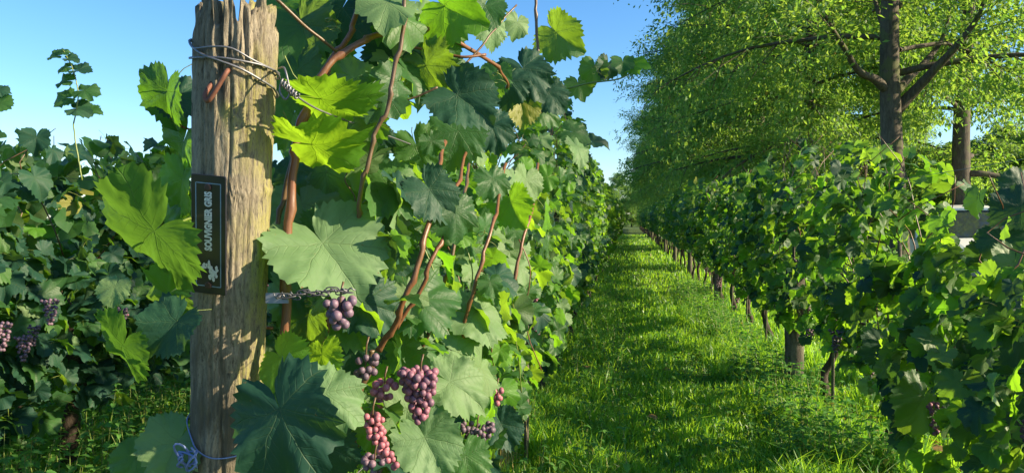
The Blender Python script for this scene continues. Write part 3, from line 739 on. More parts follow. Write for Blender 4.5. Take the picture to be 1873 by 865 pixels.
cane([(574, 658, 1.5), (590, 620, 1.5), (603, 575, 1.5), (607, 540, 1.5)], 0.0042, 0.004)
cane([(695, 640, 1.50), (715, 605, 1.48), (738, 555, 1.46), (765, 480, 1.46), (788, 400, 1.50), (800, 340, 1.62), (812, 260, 1.8)], 0.0062, 0.0052)
cane([(728, 600, 1.50), (760, 545, 1.50), (790, 480, 1.5), (815, 420, 1.55), (835, 350, 1.7), (850, 280, 1.9)], 0.0045, 0.004)
cane([(683, 640, 1.56), (678, 668, 1.56), (662, 712, 1.56), (652, 790, 1.56), (650, 850, 1.57)], 0.006, 0.007, 'cane_dark')
cane([(651, 770, 1.54), (649, 850, 1.54)], 0.0055, 0.0062)
cane([(925, 300, 2.3), (912, 360, 2.1), (900, 420, 1.95), (868, 520, 1.9), (850, 600, 1.92), (835, 690, 1.95)], 0.0045, 0.005)
cane([(862, 290, 2.1), (852, 340, 1.9), (845, 380, 1.8), (825, 470, 1.75), (800, 560, 1.75), (765, 650, 1.78)], 0.004, 0.005, 'cane_dark')
cane([(985, 300, 2.9), (975, 370, 2.6), (960, 430, 2.45), (930, 560, 2.4), (905, 700, 2.4), (885, 800, 2.45)], 0.005, 0.006)
cane([(770, 700, 1.7), (785, 770, 1.72), (735, 830, 1.75), (700, 870, 1.8)], 0.005, 0.006)
cane([(982, -30, 2.9), (980, 40, 2.9), (984, 130, 2.9), (975, 165, 2.95), (960, 215, 3.0)], 0.006, 0.006, 'cane_dark', True, left_vines[1])
cane([(1040, 162, 4.2), (1080, 152, 4.1), (1130, 145, 4.0), (1165, 128, 4.0)], 0.005, 0.004, 'shoot', False, left_vines[2])
cane([(640, 180, 1.6), (720, 188, 1.6), (790, 162, 1.62), (850, 120, 1.66), (900, 60, 1.7), (945, 10, 1.75)], 0.003, 0.0022, 'cane_dark', False)
cane([(748, 85, 1.55), (800, 95, 1.6), (845, 105, 1.6), (890, 100, 1.62)], 0.003, 0.003, 'cane', False)
cane([(800, 30, 1.6), (830, 60, 1.6), (800, 130, 1.58), (815, 170, 1.58)], 0.0022, 0.0018, 'cane', False)
cane([(715, 190, 1.5), (760, 178, 1.5), (800, 160, 1.5)], 0.0022, 0.0022, 'cane_dark', False)
cane([(640, 300, 1.5), (632, 330, 1.5), (648, 360, 1.5), (652, 385, 1.5)], 0.0014, 0.0014, 'cane_dark', False)
cane([(520, 250, 1.5), (480, 240, 1.52), (420, 250, 1.55), (340, 235, 1.5), (310, 215, 1.48)], 0.003, 0.002, 'cane', False)
cane([(500, 600, 1.5), (430, 590, 1.5), (350, 580, 1.46), (300, 520, 1.44), (330, 440, 1.44)], 0.0035, 0.002, 'cane', False)
cane([(500, 700, 1.5), (420, 700, 1.52), (340, 770, 1.46), (300, 800, 1.44)], 0.0035, 0.002, 'cane_dark', False)
for i in range(7):   # long green side stems through the nearer foliage
    u = 740+35*i; v = 470+random.uniform(-40, 90); d = 1.75+0.12*i
    cane([(u, v, d), (u+20, v+60, d), (u+10+10*i % 30, v+150, d+0.02), (u+40, v+240, d+0.05)], 0.002, 0.0018, 'shoot' if i % 2 else 'cane', False)
cane([(330, 408, 1.165), (345, 400, 1.22), (352, 402, 1.30), (400, 420, 1.42)], 0.0018, 0.002, 'shoot', False)
cane([(258, 592, 1.165), (300, 585, 1.25), (345, 590, 1.32), (400, 600, 1.44)], 0.0018, 0.002, 'shoot', False)
# tendrils
def tendril(u, v, d, s, turns=3, vine=V0, m='shoot'):
    P = [at(u+s*math.cos(t*turns*6.28)*(0.35+0.5*t)+s*1.2*t*0.6, v+s*1.8*t+s*0.4*math.sin(t*turns*6.28), d+0.02*math.sin(t*turns*6.28)) for t in np.linspace(0, 1, 60)]
    link('tendril', MB().tube(P, lerp_r(0.0014, 0.0007, 60), 5).me('tendril', [M[m]]), vine, Matrix.Translation(-vine.location))
tendril(812, 180, 1.58, 14, 3, m='cane'); tendril(905, 130, 1.8, 14, 2); tendril(950, 250, 2.6, 16, 2); tendril(1010, 380, 3.2, 16, 2, left_vines[1]); tendril(1085, 120, 3.9, 10, 2, left_vines[1])
tendril(600, 30, 1.45, 16, 2); tendril(560, 545, 1.4, 10, 2); tendril(880, 420, 2.0, 18, 2)

def hero(u, v, d, size, rot_, pit, yaw, m='leaf', k=0, vine=V0, stretch=1.0):
    """rot_: image direction of the tip, degrees clockwise from up; pit>0 turns the face up; yaw>0 turns it to the right"""
    A = Matrix((CR, CU, CB)).transposed()
    Q = A @ Euler((R(-pit), 0, 0)).to_matrix() @ Euler((0, R(yaw), 0)).to_matrix() @ Matrix.Rotation(R(-rot_), 3, 'Z')
    s = size*d/F/1.5
    c = at(u, v, d); off = Q @ Vector((0, 0.32*s, 0))
    lib = HERO if size > 55 else MID
    stretch = 0.86+0.28*((u*7.31+v*3.77) % 1.0)
    return link('leaf', lib[m][k % len(lib[m])], vine, Matrix.Translation(-vine.location) @ mat4(Q @ Matrix.Diagonal((stretch, 1, 1)), c-off, s))
for a in [
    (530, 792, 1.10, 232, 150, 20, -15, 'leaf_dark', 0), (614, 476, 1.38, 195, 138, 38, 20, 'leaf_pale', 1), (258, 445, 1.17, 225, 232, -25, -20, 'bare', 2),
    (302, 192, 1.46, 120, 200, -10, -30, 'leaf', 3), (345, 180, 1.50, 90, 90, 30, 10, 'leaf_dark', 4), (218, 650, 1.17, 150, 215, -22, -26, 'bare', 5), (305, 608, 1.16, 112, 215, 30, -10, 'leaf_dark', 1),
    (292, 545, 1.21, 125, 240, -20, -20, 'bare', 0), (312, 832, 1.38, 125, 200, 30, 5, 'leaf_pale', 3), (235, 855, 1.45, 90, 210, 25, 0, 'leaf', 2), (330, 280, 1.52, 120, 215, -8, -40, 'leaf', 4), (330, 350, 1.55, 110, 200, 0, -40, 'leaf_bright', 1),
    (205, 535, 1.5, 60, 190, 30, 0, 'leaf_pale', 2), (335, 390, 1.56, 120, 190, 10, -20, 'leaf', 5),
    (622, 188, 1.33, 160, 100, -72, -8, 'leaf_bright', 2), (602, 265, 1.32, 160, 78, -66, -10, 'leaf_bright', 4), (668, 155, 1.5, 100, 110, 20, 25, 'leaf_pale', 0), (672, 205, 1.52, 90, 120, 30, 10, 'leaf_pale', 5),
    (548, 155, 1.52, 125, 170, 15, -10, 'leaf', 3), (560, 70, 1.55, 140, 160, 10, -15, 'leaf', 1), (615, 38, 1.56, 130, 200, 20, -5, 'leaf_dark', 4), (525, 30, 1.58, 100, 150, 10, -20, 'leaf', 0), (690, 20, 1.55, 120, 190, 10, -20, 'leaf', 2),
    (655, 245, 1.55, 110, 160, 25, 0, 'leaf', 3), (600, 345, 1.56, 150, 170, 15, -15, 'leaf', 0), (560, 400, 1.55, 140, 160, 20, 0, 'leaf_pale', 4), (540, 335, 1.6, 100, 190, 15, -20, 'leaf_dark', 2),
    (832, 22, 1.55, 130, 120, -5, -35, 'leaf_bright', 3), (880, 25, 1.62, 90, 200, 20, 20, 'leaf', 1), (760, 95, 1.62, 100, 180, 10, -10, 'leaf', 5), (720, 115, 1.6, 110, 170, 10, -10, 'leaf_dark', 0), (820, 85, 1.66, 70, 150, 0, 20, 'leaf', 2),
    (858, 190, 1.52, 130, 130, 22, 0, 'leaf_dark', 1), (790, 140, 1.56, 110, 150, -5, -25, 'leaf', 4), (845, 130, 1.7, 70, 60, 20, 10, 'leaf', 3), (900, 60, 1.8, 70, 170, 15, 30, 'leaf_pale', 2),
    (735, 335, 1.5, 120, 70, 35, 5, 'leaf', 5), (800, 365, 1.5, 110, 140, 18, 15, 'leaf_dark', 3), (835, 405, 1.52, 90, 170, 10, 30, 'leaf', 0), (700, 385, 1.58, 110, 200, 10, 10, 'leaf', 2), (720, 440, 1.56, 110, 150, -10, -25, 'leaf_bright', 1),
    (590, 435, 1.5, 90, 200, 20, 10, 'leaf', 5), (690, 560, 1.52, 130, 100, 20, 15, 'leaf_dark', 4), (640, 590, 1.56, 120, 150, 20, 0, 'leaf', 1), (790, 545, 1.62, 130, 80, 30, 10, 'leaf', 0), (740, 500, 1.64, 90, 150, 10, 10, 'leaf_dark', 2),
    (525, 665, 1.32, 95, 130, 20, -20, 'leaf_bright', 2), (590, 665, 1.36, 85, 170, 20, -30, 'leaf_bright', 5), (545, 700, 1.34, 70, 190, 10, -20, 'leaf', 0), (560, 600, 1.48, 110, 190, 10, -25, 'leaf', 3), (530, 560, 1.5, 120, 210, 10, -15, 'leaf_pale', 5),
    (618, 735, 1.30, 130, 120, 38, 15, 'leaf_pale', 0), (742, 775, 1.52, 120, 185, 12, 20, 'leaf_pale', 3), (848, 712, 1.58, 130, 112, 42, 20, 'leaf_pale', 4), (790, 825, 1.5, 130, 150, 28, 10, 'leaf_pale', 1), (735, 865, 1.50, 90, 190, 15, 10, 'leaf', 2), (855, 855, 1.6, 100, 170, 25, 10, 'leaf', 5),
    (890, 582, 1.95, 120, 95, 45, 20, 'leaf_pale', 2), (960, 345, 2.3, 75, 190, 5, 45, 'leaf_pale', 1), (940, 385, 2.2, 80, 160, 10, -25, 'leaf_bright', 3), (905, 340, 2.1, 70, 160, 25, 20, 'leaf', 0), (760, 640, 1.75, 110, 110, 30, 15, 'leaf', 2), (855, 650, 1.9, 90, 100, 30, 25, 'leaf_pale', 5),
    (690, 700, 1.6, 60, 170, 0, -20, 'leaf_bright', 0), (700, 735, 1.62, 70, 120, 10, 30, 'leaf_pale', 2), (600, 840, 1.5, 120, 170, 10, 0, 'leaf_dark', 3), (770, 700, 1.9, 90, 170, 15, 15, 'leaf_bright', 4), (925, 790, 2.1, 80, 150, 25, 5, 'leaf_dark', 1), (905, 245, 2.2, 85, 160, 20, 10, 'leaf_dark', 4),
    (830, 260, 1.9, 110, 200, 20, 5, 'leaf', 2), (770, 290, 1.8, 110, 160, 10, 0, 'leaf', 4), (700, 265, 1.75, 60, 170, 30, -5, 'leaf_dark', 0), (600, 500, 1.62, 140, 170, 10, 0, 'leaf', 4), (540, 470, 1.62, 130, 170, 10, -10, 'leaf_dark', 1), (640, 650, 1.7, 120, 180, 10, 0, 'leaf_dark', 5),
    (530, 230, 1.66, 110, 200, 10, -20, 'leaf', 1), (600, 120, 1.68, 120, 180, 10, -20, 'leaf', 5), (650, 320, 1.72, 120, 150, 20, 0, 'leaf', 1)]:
    hero(*a)
for a in [(1032, 72, 2.9, 92, 130, -10, -25, 'leaf', 3), (968, 142, 2.8, 105, 150, 22, 0, 'leaf_dark', 0), (1012, 180, 3.1, 70, 150, 20, 0, 'leaf_dark', 2), (955, 200, 2.9, 80, 170, 10, 10, 'leaf', 1), (1005, 210, 3.2, 60, 120, 20, 15, 'leaf', 4), (930, 165, 2.7, 80, 190, 10, 0, 'leaf_dark', 5), (905, 150, 2.6, 70, 190, 10, -10, 'leaf', 2), (945, 50, 2.8, 50, 190, 10, 30, 'leaf_pale', 3)]:
    hero(*a, vine=left_vines[1])
for a in [(1085, 133, 4.1, 50, 190, 10, -10, 'leaf', 2), (1108, 128, 4.1, 50, 200, 20, 20, 'leaf_dark', 4), (1165, 118, 4.0, 50, 110, 40, -30, 'leaf_bright', 1), (1140, 120, 4.0, 40, 180, 30, 0, 'leaf', 0), (1060, 160, 4.2, 50, 170, 30, 0, 'leaf', 3), (1095, 258, 4.6, 48, 80, 50, 0, 'leaf_dark', 5), (1060, 245, 4.5, 60, 100, 30, 10, 'leaf', 2)]:
    hero(*a, vine=left_vines[2])
rv = [o for o in COL.objects if o.get('group') == 'grapevines of the right row']
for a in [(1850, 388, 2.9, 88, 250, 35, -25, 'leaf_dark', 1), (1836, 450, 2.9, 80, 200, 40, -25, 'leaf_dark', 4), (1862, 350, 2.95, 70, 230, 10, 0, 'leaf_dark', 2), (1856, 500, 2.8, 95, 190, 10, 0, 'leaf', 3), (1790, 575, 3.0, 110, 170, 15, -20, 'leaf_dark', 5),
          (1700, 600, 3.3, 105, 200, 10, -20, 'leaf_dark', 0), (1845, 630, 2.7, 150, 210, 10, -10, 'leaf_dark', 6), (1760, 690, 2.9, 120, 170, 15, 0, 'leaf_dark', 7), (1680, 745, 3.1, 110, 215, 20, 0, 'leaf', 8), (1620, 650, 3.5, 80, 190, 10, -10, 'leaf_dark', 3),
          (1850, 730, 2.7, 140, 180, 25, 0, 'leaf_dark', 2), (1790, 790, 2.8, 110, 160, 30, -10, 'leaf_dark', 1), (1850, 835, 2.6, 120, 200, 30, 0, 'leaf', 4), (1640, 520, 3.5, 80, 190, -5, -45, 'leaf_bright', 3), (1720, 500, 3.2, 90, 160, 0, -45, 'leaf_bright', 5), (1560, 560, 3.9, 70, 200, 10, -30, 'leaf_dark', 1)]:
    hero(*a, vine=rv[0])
for a in [(1690, 652, 3.2, 3, 1.1), (1530, 600, 4.3, 2, 1.2), (1640, 690, 3.4, 2, 1.0), (1462, 470, 5.6, 2, 1.3)]:
    link('grape_cluster', CLUSTERS[a[3]], rv[0], Matrix.Translation(at(a[0], a[1], a[2])-rv[0].location) @ Matrix.Scale(a[4], 4))
rl = np.random.default_rng(91)
for i in range(70):
    u = 780+330*rl.random(); v = 250+430*rl.random(); dd = 1.9+2.2*(u-780)/330+0.2*rl.random()
    if u > 1085-max(0, v-380)*0.52: continue
    hero(u, v, dd-0.12, 30+34*rl.random(), 150+60*rl.standard_normal(), 15+30*rl.standard_normal(), 30+35*rl.standard_normal(), ['leaf', 'leaf_pale', 'leaf_bright', 'leaf_pale'][i % 4], i, vine=left_vines[min(2, int((u-780)/120))])
# big clusters near the lens
detailed_cluster(V0, at(768, 668, 1.45), 11, 'grape', 78, 0.098, 0.040, 0.0076, label='full bunch of ripe purple pink grapes')
detailed_cluster(V0, at(621, 538, 1.30), 12, 'grape_grey', 26, 0.052, 0.026, 0.0086, label='small bunch of greyish purple grapes under the chain')
detailed_cluster(V0, at(668, 636, 1.45), 13, 'grape_dark', 12, 0.05, 0.035, 0.0075)
detailed_cluster(V0, at(680, 748, 1.40), 14, 'grape_red', 60, 0.105, 0.020, 0.0064, bend=(0.35, 0.1), label='long thin bunch of bright red grapes')
detailed_cluster(V0, at(872, 770, 1.95), 15, 'grape_dark', 46, 0.05, 0.052, 0.0075, label='flat bunch of shrivelled dark grapes')
detailed_cluster(V0, at(684, 828, 1.45), 16, 'grape_grey', 20, 0.04, 0.024, 0.007)
detailed_cluster(V0, at(702, 690, 1.45), 17, 'grape_red', 12, 0.05, 0.025, 0.0078)
detailed_cluster(V0, at(824, 680, 1.85), 18, 'grape_red', 10, 0.03, 0.02, 0.0078)
detailed_cluster(V0, at(908, 705, 2.1), 19, 'grape_red', 12, 0.04, 0.02, 0.008)
# shaded left row: clusters and the tall shoot against the sky
ll = [o for o in COL.objects if o.get('group') == 'grapevines of the shaded row at the far left']
for a in [(92, 543, 3.1, 1, 1.2), (4, 585, 2.9, 1, 1.25), (43, 610, 3.0, 1, 1.15), (60, 592, 3.2, 2, 1.0), (222, 560, 3.3, 2, 1.0)]:
    v = ll[1]; link('grape_cluster', CLUSTERS[a[3]], v, Matrix.Translation(at(a[0], a[1], a[2])-v.location) @ Matrix.Scale(a[4]*0.8, 4))
cane([(150, 330, 3.7), (140, 270, 3.7), (135, 228, 3.7), (142, 190, 3.7), (140, 150, 3.7), (128, 115, 3.7), (116, 92, 3.7)], 0.004, 0.0022, 'shoot', False, ll[1])
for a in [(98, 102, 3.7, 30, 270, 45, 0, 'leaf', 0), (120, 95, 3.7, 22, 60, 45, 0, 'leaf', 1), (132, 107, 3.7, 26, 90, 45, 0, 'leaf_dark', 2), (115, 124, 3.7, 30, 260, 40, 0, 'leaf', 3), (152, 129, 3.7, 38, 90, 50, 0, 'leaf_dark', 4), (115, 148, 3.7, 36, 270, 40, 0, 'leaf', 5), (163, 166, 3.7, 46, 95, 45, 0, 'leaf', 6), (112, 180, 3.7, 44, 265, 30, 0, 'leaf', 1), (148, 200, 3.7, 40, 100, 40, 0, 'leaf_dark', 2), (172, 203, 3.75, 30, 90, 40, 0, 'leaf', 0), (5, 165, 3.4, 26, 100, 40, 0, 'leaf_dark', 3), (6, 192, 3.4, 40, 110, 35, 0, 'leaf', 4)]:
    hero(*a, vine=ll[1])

# ------------------------------------------------------------------ trees
def quads_leaves(P, D, Nn, L, Wd):
    """bent rhombic leaves: P base, D direction, Nn normal (numpy n x 3)"""
    D = D/np.linalg.norm(D, axis=1, keepdims=True); S_ = np.cross(D, Nn); S_ /= np.linalg.norm(S_, axis=1, keepdims=True)+1e-9
    Nn = np.cross(S_, D); n = len(P); L = L[:, None]; Wd = Wd[:, None]
    a = P; b = P+D*L*0.5+S_*Wd*0.5; c = P+D*L-Nn*L*0.14; d = P+D*L*0.5-S_*Wd*0.5
    V = np.stack([a, b, c, d], 1).reshape(-1, 3); i = np.arange(n)*4
    Fs = np.concatenate([np.stack([i, i+1, i+2], 1), np.stack([i, i+2, i+3], 1)]); return V, Fs
def make_tree(seed, H=13.0, RAD=4.6, zlow=2.3, skip=None, nlimb=46, leaves=52000, trunk_r=0.21, extra=None, lsz=1.0, bare=0.0):
    rs = np.random.default_rng(seed)
    trunkP = [Vector((0.10*math.sin(z*0.6+seed), 0.10*math.cos(z*0.5+seed), z)) for z in np.linspace(-0.2, H-0.5, 16)]
    tr = MB().tube(trunkP, [trunk_r*(1.3 if i == 0 else 1.08 if i == 1 else 1.0)*(1-0.9*(i/15)**1.1)+0.01 for i in range(16)], 14)
    limbs = []; subs = []
    for k in range(nlimb):
        f = (k+0.5)/nlimb; z = zlow+0.35+(H-zlow-1.2)*f**1.05+0.25*rs.standard_normal()*(f > 0.05); az = k*2.39996+rs.random()*0.5
        prof = math.sin(math.pi*min(1, 0.30+0.66*(f)))**0.7 if f > 0.3 else 0.93
        Ln = RAD*prof*(0.72+0.38*rs.random()); el = R(-6+50*f+8*rs.standard_normal())
        if skip and skip(az, z): continue
        P = []; 
        tpt = trunkP[0].lerp(trunkP[-1], (z+0.2)/(H-0.3)); 
        dirv = Vector((math.cos(az), math.sin(az), 0)); cur = Vector((tpt.x, tpt.y, z)); e = el+R(16)
        st = 9
        for j in range(st+1):
            P.append(cur.copy()); step = Ln/st; e -= R(4.2)+R(2)*rs.standard_normal(); az2 = az+0.13*rs.standard_normal()
            cur = cur+Vector((math.cos(az2)*math.cos(e), math.sin(az2)*math.cos(e), math.sin(e)))*step
        r0 = trunk_r*0.34*(1-0.6*f)*(0.7+0.6*rs.random()); limbs.append((P, r0))
        for j in range(2, st+1):
            for s in ((-1, 1) if j < st else (0,)):
                L2 = Ln*(0.34-0.16*j/st)*(0.7+0.6*rs.random()); t = (P[j]-P[j-1]).normalized(); sd_ = Vector((-t.y, t.x, 0)).normalized()
                dv = (t*0.8+sd_*s*(0.8+0.3*rs.random())+Vector((0, 0, 0.45*rs.standard_normal()-0.15-(0.2 if f < 0.35 else 0)))).normalized()
                subs.append((P[j], P[j]+dv*L2+Vector((0, 0, -0.10*L2)), 0.012))
    if extra:
        for pts, r in extra:
            P = smooth_pts(pts, 4); limbs.append((P, r))
            for j in range(12, len(P), 2):
                for s in (-1, 1):
                    t = (P[j]-P[j-1]).normalized(); dv = (t+Vector((rs.standard_normal(), rs.standard_normal(), rs.standard_normal()*0.6))).normalized(); subs.append((P[j], P[j]+dv*(0.8+0.8*rs.random()), 0.012))
    main = sorted(range(len(limbs)), key=lambda i: -limbs[i][1])
    limb_me = []
    for i in main[:10]:
        P, r0 = limbs[i]; limb_me.append(MB().tube(P, lerp_r(r0, 0.012, len(P)), 8).me('branch', [M['bark']]))
    mb = MB()
    for i in main[10:]: mb.tube(limbs[i][0], lerp_r(limbs[i][1], 0.008, len(limbs[i][0])), 5, False)
    for a, b, r in subs:
        m = (a+b)/2+Vector((0, 0, 0.06)); mb.tube([a, m, b], [r, r*0.7, r*0.3], 3, False)
    A = np.array([s[0][:] for s in subs]); B = np.array([s[1][:] for s in subs]); ln = np.linalg.norm(B-A, axis=1)
    keep = rs.random(len(subs)) > bare
    w_ = ln*keep; w_ = w_*(0.4+rs.random(len(w_))); idx = rs.choice(len(subs), leaves, p=w_/w_.sum())
    nc = leaves//22; ci_ = rs.choice(len(subs), nc, p=w_/w_.sum()); tc_ = rs.random(nc)[:, None]**0.8; CP = A[ci_]+(B[ci_]-A[ci_])*tc_*1.08+rs.standard_normal((nc, 3))*np.array([0.17, 0.17, 0.15])
    cs = rs.integers(0, nc, leaves); idx = ci_[cs]; P = CP[cs]
    spr = np.array([0.15, 0.15, 0.075]); P = P+rs.standard_normal((leaves, 3))*spr; P[:, 2] -= 0.05+0.5*((P-CP[cs])**2).sum(1)*4
    D = (B[idx]-A[idx])/ln[idx][:, None]*0.7+rs.standard_normal((leaves, 3))*0.6+np.array([0, 0, -0.35])
    Nn = rs.standard_normal((leaves, 3))*0.55+np.array([0, 0, 1.0])
    L = (0.10+0.07*rs.random(leaves))*lsz; V, Fs = quads_leaves(P, D, Nn, L, L*(0.32+0.2*rs.random(leaves)))
    cr = mesh('crown', V, Fs, [M['tree_leaf']], False, uv=np.zeros((len(V), 2)))
    return dict(trunk=tr.me('trunk', [M['bark']]), limbs=limb_me, twigs=mb.me('twigs', [M['bark']]), crown=cr)
def place_tree(T, loc, rz, sc, label, group, detail=True, shape='tree'):
    r = empty('oak_tree', loc, label, 'tree', group, rz); r.scale = (sc,)*3
    link('trunk', T['trunk'], r)
    for m in T['limbs']: link('branch', m, r)
    o = link('twigs', T['twigs'], r); o['kind'] = 'stuff'
    o = link('crown', T['crown'], r); o['kind'] = 'stuff'
    return r
def tloc(u, d, base_=None):
    p = at(u, 432, d); return Vector((p.x, p.y, 0))
# the forked tree: explicit limbs in its own frame
T1 = tloc(1632, 12.7)
def rel(pts, T, d): return [at(u, v, dd)-T for u, v, dd in pts]
ex1 = [(rel([(1637, 205, 12.7), (1665, 175, 12.6), (1712, 125, 12.3), (1762, 70, 12.0), (1800, 5, 11.7), (1830, -120, 11.4)], T1, 0), 0.115),
       (rel([(1636, 170, 12.8), (1665, 140, 13.0), (1700, 105, 13.3), (1728, 60, 13.6), (1745, -30, 14)], T1, 0), 0.09),
       (rel([(1626, 170, 12.6), (1600, 145, 12.4), (1572, 132, 12.2), (1545, 90, 11.9), (1515, 40, 11.6), (1470, -40, 11.2)], T1, 0), 0.09),
       (rel([(1628, 120, 12.8), (1618, 60, 13), (1600, 0, 13.3), (1580, -100, 13.6)], T1, 0), 0.07)]
TA = make_tree(21, trunk_r=0.20, extra=ex1, leaves=50000, lsz=0.85, bare=0.10, nlimb=44, zlow=2.3, skip=lambda az, z: (math.sin(az)*-0.85+math.cos(az)*-0.15 > 0.1 and z < 6.4) or (math.cos(az) > 0.3 and z < 3.2) or (math.cos(az) < -0.25 and z < 3.7))
place_tree(TA, T1, 0, 1.0, 'stout forked tree rising above the right vine row, nearest of its line', 'oak trees in line along the right vine row')
T2 = tloc(1763, 17.5)
ex2 = [(rel([(1764, 215, 17.5), (1745, 190, 17.3), (1722, 172, 17), (1704, 155, 16.7)], T2, 0), 0.07),
       (rel([(1775, 75, 17.5), (1805, 62, 17.2), (1840, 45, 17), (1890, 20, 16.6), (1950, -10, 16)], T2, 0), 0.085),
       (rel([(1770, 190, 17.5), (1800, 186, 17.8), (1840, 190, 18.2)], T2, 0), 0.05)]
TB = make_tree(22, trunk_r=0.225, extra=ex2, leaves=40000, lsz=0.9, bare=0.12, nlimb=42, zlow=2.0, skip=lambda az, z: math.sin(az)*-0.85+math.cos(az)*-0.2 > -0.1 and z < 7.5)
place_tree(TB, T2, 0, 1.0, 'slimmer straight dark tree behind and right of the forked tree', 'oak trees of the rear line')
open_side = lambda az, z: math.cos(az) > -0.1 and z < 4.4
TC = make_tree(23, skip=open_side, leaves=110000, lsz=0.85, zlow=2.3, H=14, nlimb=54)
TD = make_tree(24, skip=open_side, leaves=95000, lsz=0.85, zlow=2.4, H=12.5, nlimb=50)
place_tree(make_tree(27, leaves=30000, zlow=5.0, H=12, nlimb=42, RAD=3.7), (5.9, 6.4, 0), 0.3, 1.0, 'tree at the near end of the line, its crown reaching into the top right corner', 'oak trees in line along the right vine row')
spots = [(4.6, 20.0), (4.5, 26.8), (4.6, 33.5), (4.4, 40.5), (4.6, 47.5), (4.5, 55), (4.6, 63), (4.5, 71), (4.6, 80), (4.5, 90)]
labs = ['second tree of the line, its dark leaning trunk left of the forked tree', 'third tree of the line, small trunk above the hedge left of the second']
for i, (x, y) in enumerate(spots):
    place_tree([TC, TD][i % 2], (x, y, 0), 0.55*math.sin(i*1.9+0.4), 1.0+0.05*math.sin(i*2.2), labs[i] if i < 2 else f'distant leafy tree beside the path, {ORD[i]} behind the second trunk of the front line', 'oak trees in line along the right vine row')
for i, (x, y) in enumerate([(9.9, 33), (9.8, 51)]):
    place_tree([TD, TC][i % 2], (x, y, 0), i*2.3+1.1, 0.95, f'{ORD[i+1]} tree of the rear line, seen through the gaps of the front trees', 'oak trees of the rear line')
# beyond the field
TE = make_tree(29, leaves=60000, zlow=0.9, H=10, nlimb=50, RAD=5.0, lsz=1.5)
place_tree(TE, (0.6, 112, 0), 0.7, 0.55, 'low leafy tree closing the far end of the grass path', 'far-off trees beyond the vineyard')
place_tree(TE, (-3.2, 118, 0), 2.7, 0.6, 'low leafy tree left of the far end of the grass path', 'far-off trees beyond the vineyard')
for i, (x, y, s) in enumerate([(13.5, 28, 0.4), (16.5, 31, 0.58), (19, 41, 0.62), (15, 40, 0.5), (22, 54, 0.66), (17, 52, 0.6), (13.5, 60, 0.6), (24, 72, 0.75), (27, 45, 0.6), (15, 75, 0.6)]):
    place_tree(TE, (x, y, 0), i*1.3, s, f'{ORD[i]} low bushy tree in the sunlit field, partly behind the trunks of the oak trees', 'low bushy trees in the field at the right')
for i, (x, y, s) in enumerate([(30, 46, 0.9), (41, 60, 1.0), (22, 66, 0.9), (52, 75, 1.1), (-1.5, 128, 0.75), (-9, 140, 0.9), (3, 150, 0.9), (12, 160, 1.0), (26, 110, 1.0)]):
    place_tree([TD, TC][i % 2], (x, y, 0), i*1.3, s, f'{ORD[i]} far-off tree closing the view beyond the vineyard, counting from the right of the field', 'far-off trees beyond the vineyard')

# ------------------------------------------------------------------ grass and weeds
def blades(P, h, wd, mat, name, label=None, seed=0, lean=0.35):
    rs = np.random.default_rng(seed); n = len(P); a = rs.random(n)*6.283; b = rs.random(n)*6.283
    ax = np.stack([np.cos(a), np.sin(a), np.zeros(n)], 1); ld_ = np.stack([np.cos(b), np.sin(b), np.zeros(n)], 1)
    hh = h[:, None]; ww = wd[:, None]; bend = (lean*(0.3+rs.random(n)*1.3))[:, None]
    up = np.array([0, 0, 1.0])
    v0 = P-ax*ww/2; v1 = P+ax*ww/2; mid = P+up*hh*0.55+ld_*hh*bend*0.35; v2 = mid-ax*ww*0.42; v3 = mid+ax*ww*0.42; tip = P+up*hh*(1-0.35*bend)+ld_*hh*bend*1.15
    V = np.stack([v0, v1, v2, v3, tip], 1).reshape(-1, 3); i = np.arange(n)*5
    Fs = np.concatenate([np.stack([i, i+1, i+3], 1), np.stack([i, i+3, i+2], 1), np.stack([i+2, i+3, i+4], 1)])
    o = link(name, mesh(name, V, Fs, [M[mat]], False)); tag(o, label, None, None, 'stuff'); return o
def frus(n, d0, d1, u0, u1, rs):
    d = np.exp(np.log(d0)+(np.log(d1)-np.log(d0))*rs.random(n)); u = u0+(u1-u0)*rs.random(n)
    c, s = math.cos(R(YAW)), math.sin(R(YAW)); r = (u-936.5)/F*d
    return np.stack([c*r-s*d, s*r+c*d, np.zeros(n)], 1), d
def nz(P, sc, seed=0): return np.array([noise.noise(Vector((p[0]*sc, p[1]*sc, seed))) for p in P])
rs = np.random.default_rng(3)
P, d = frus(170000, 2.0, 60, 850, 1700, rs)      # path between the rows
k = (P[:, 0] > -1.1) & (P[:, 0] < 1.9); P = P[k]; d = d[k]
n1 = nz(P, 2.2, 1); n2 = nz(P, 0.7, 2)
edge = np.clip((np.abs(P[:, 0]-0.35)-0.62)/0.5, 0, 1)
h = (0.055+0.075*np.clip(n1+0.4, 0, 1)+0.045*np.clip(n2+0.3, 0, 1)+0.09*edge*np.clip(n1+0.6, 0, 1))*(0.6+0.7*rs.random(len(P)))*(1+0.5*np.clip((6-d)/4, 0, 1))
keep = n1+0.6*rs.random(len(P)) > -0.35; P = P[keep]; d = d[keep]; h = h[keep]
P[:, 2] = -0.01
blades(P, h, (0.0035+0.0011*d)*(0.7+0.6*rs.random(len(P))), 'grass', 'grass', 'bright green mown grass on the path between the vine rows', 5)
P, d = frus(90000, 1.6, 26, -150, 1000, rs); k = P[:, 0] < -1.0; P = P[k]; d = d[k]
h = (0.07+0.09*np.clip(nz(P, 1.8, 5)+0.4, 0, 1))*(0.6+0.8*rs.random(len(P)))
blades(P, h, (0.0035+0.0014*d)*(0.7+0.6*rs.random(len(P))), 'grass', 'grass', 'dark shaded grass between the rows at the left', 6)
P, d = frus(60000, 2.2, 40, 1250, 2050, rs); k = P[:, 0] > 1.6; P = P[k]; d = d[k]
